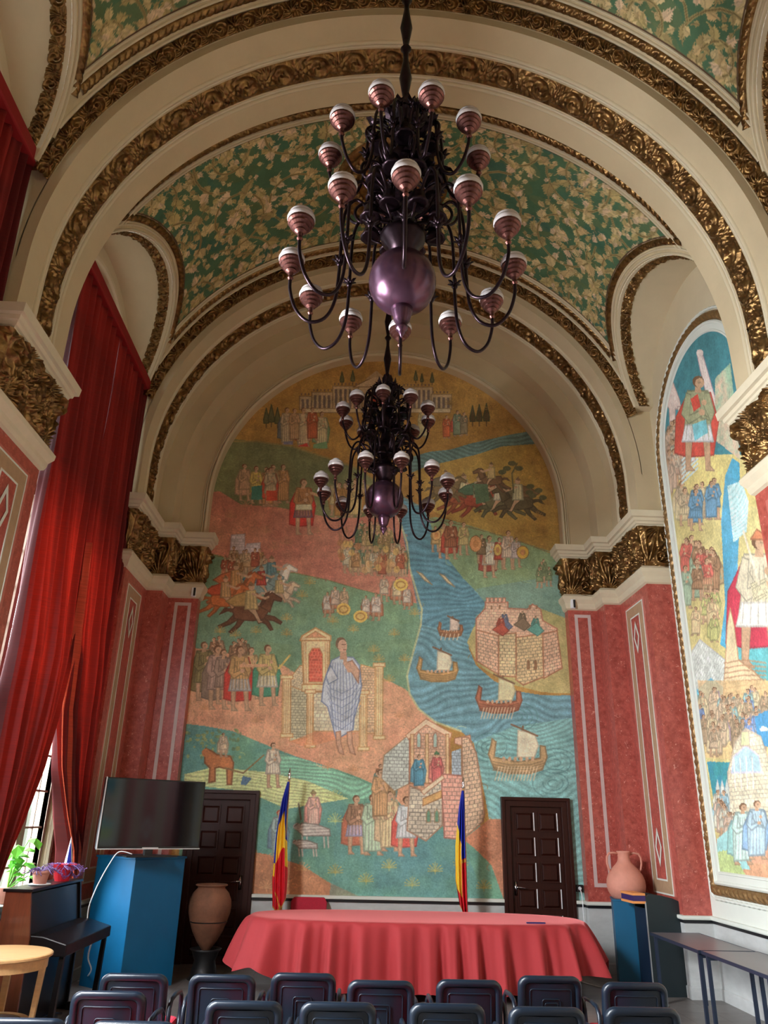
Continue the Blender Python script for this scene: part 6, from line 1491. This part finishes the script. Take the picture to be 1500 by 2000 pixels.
lc = thing('lectern', 'dark green-black lectern with orange-edged sloping top beside the pedestal', 'lectern', (3.86, 10.50, 0), math.radians(4))
m_ = MB(); m_.prism([(-.24, .0), (-.24, 1.06), (-.19, 1.09), (-.05, 1.08), (.10, 1.05), (.20, 1.01), (.225, .98), (.225, .0)], -.14, -.11, 'y'); m_.build('side_panel', M['dark_board'], lc, bevel=.003)
m_ = MB(); m_.prism([(-.24, .0), (-.24, 1.06), (-.19, 1.09), (-.05, 1.08), (.10, 1.05), (.20, 1.01), (.225, .98), (.225, .0)], .20, .23, 'y'); m_.build('side_panel', M['dark_board'], lc, bevel=.003)
m_ = MB(); m_.box(-.245, -.225, -.11, .20, .0, .93); m_.build('front_panel', M['navy'], lc)
m_ = MB(); m_.box(-.252, -.240, -.146, -.128, .0, 1.0); m_.build('metal_edge', M['silver'], lc)
m_ = MB(); m_.prism([(-.24, 1.06), (.20, 1.0), (.20, .97), (-.24, 1.03)], -.11, .20, 'y'); m_.build('reading_shelf', M['dark_board'], lc)
m_ = MB(); m_.box(-.40, -.24, -.14, .24, .985, 1.012); m_.box(-.40, -.24, -.14, .24, 1.075, 1.10); m_.build('orange_trim', M['orange'], lc)
m_ = MB(); m_.box(-.395, -.24, -.135, .235, 1.012, 1.075); m_.build('purple_front', M['purple'], lc)
m_ = MB(); m_.box(.18, .30, -.10, .22, .0, .98); m_.build('rear_board', M['black'], lc)
bx = MB().box(4.06, 4.22, 10.62, 10.9, 0, 1.02).build('wooden_crate', M['wood_dark'], bevel=.004) if False else None
def long_table(label, loc, L):
    t = thing('folding_table', label, 'table', loc, 0, 'narrow dark tables along the right wall')
    MB().box(-.29, .29, -L/2, L/2, .69, .715).build('tabletop', M['grey_top'], t, bevel=.003)
    m_ = MB(); m_.box(-.295, -.288, -L/2-.004, L/2+.004, .685, .717); m_.box(.288, .295, -L/2-.004, L/2+.004, .685, .717); m_.box(-.29, .29, -L/2-.006, -L/2, .685, .717); m_.box(-.29, .29, L/2, L/2+.006, .685, .717); m_.build('edge_band', M['steel_blue'], t)
    for sy in (-1, 1):
        for sx_ in (-1, 1): l = MB(); l.box(sx_*.255-.016, sx_*.255+.016, sy*(L/2-.06)-.016, sy*(L/2-.06)+.016, 0, .69); l.build('leg', M['steel_blue'], t)
    m_ = MB(); m_.box(-.25, .25, -L/2+.05, -L/2+.07, .64, .69); m_.box(-.25, .25, L/2-.07, L/2-.05, .64, .69); m_.build('frame_rail', M['steel_blue'], t)
    return t
t1 = long_table('narrow grey-topped table against the right wall, beside the lectern', (3.82, 9.34, 0), 1.34)
dup(t1, (3.84, 7.97, 0), 0, 'narrow grey-topped table against the right wall, leaving the frame at the right edge')
# sensors, socket, cables
for s_, lab in ((-1, 'small white and black motion sensor on the left capital ledge'), (1, 'small white and black motion sensor on the right capital ledge')):
    x = sx(s_, 3.02); sn_ = thing('motion_sensor', lab, 'sensor', (x, 11.735, 5.10))
    MB().box(-.035, .035, -.03, .03, -.03, .12).build('housing', M['white'], sn_, bevel=.012)
    MB().box(-.0+.0, .034, -.036, -.028, -.02, .11).build('lens', M['black'], sn_, bevel=.006)
so = thing('wall_socket', 'small dark socket with white plug beside the right door', 'socket', (3.26, 11.96, 1.03))
MB().box(-.05, .05, -.012, .02, -.045, .045).build('plate', M['black'], so, bevel=.004)
MB().lathe([(.022, 0), (.024, .02), (.014, .05)], 14).build('plug', M['white'], so).rotation_euler = (math.pi/2, 0, 0)
wire('power_cable', [(3.26, 11.93, 1.02), (3.26, 11.86, .92), (3.265, 11.86, .6), (3.27, 11.86, .15), (3.25, 11.8, .01), (3.15, 11.6, .01)], .007, M['white'], 'white cable hanging from the socket beside the right door')
wire('power_cable', [(2.95, 11.3, .01), (3.05, 11.0, .01), (3.2, 10.75, .01), (3.45, 10.6, .01)], .006, M['white'], 'white cable lying on the floor between table and pedestal')
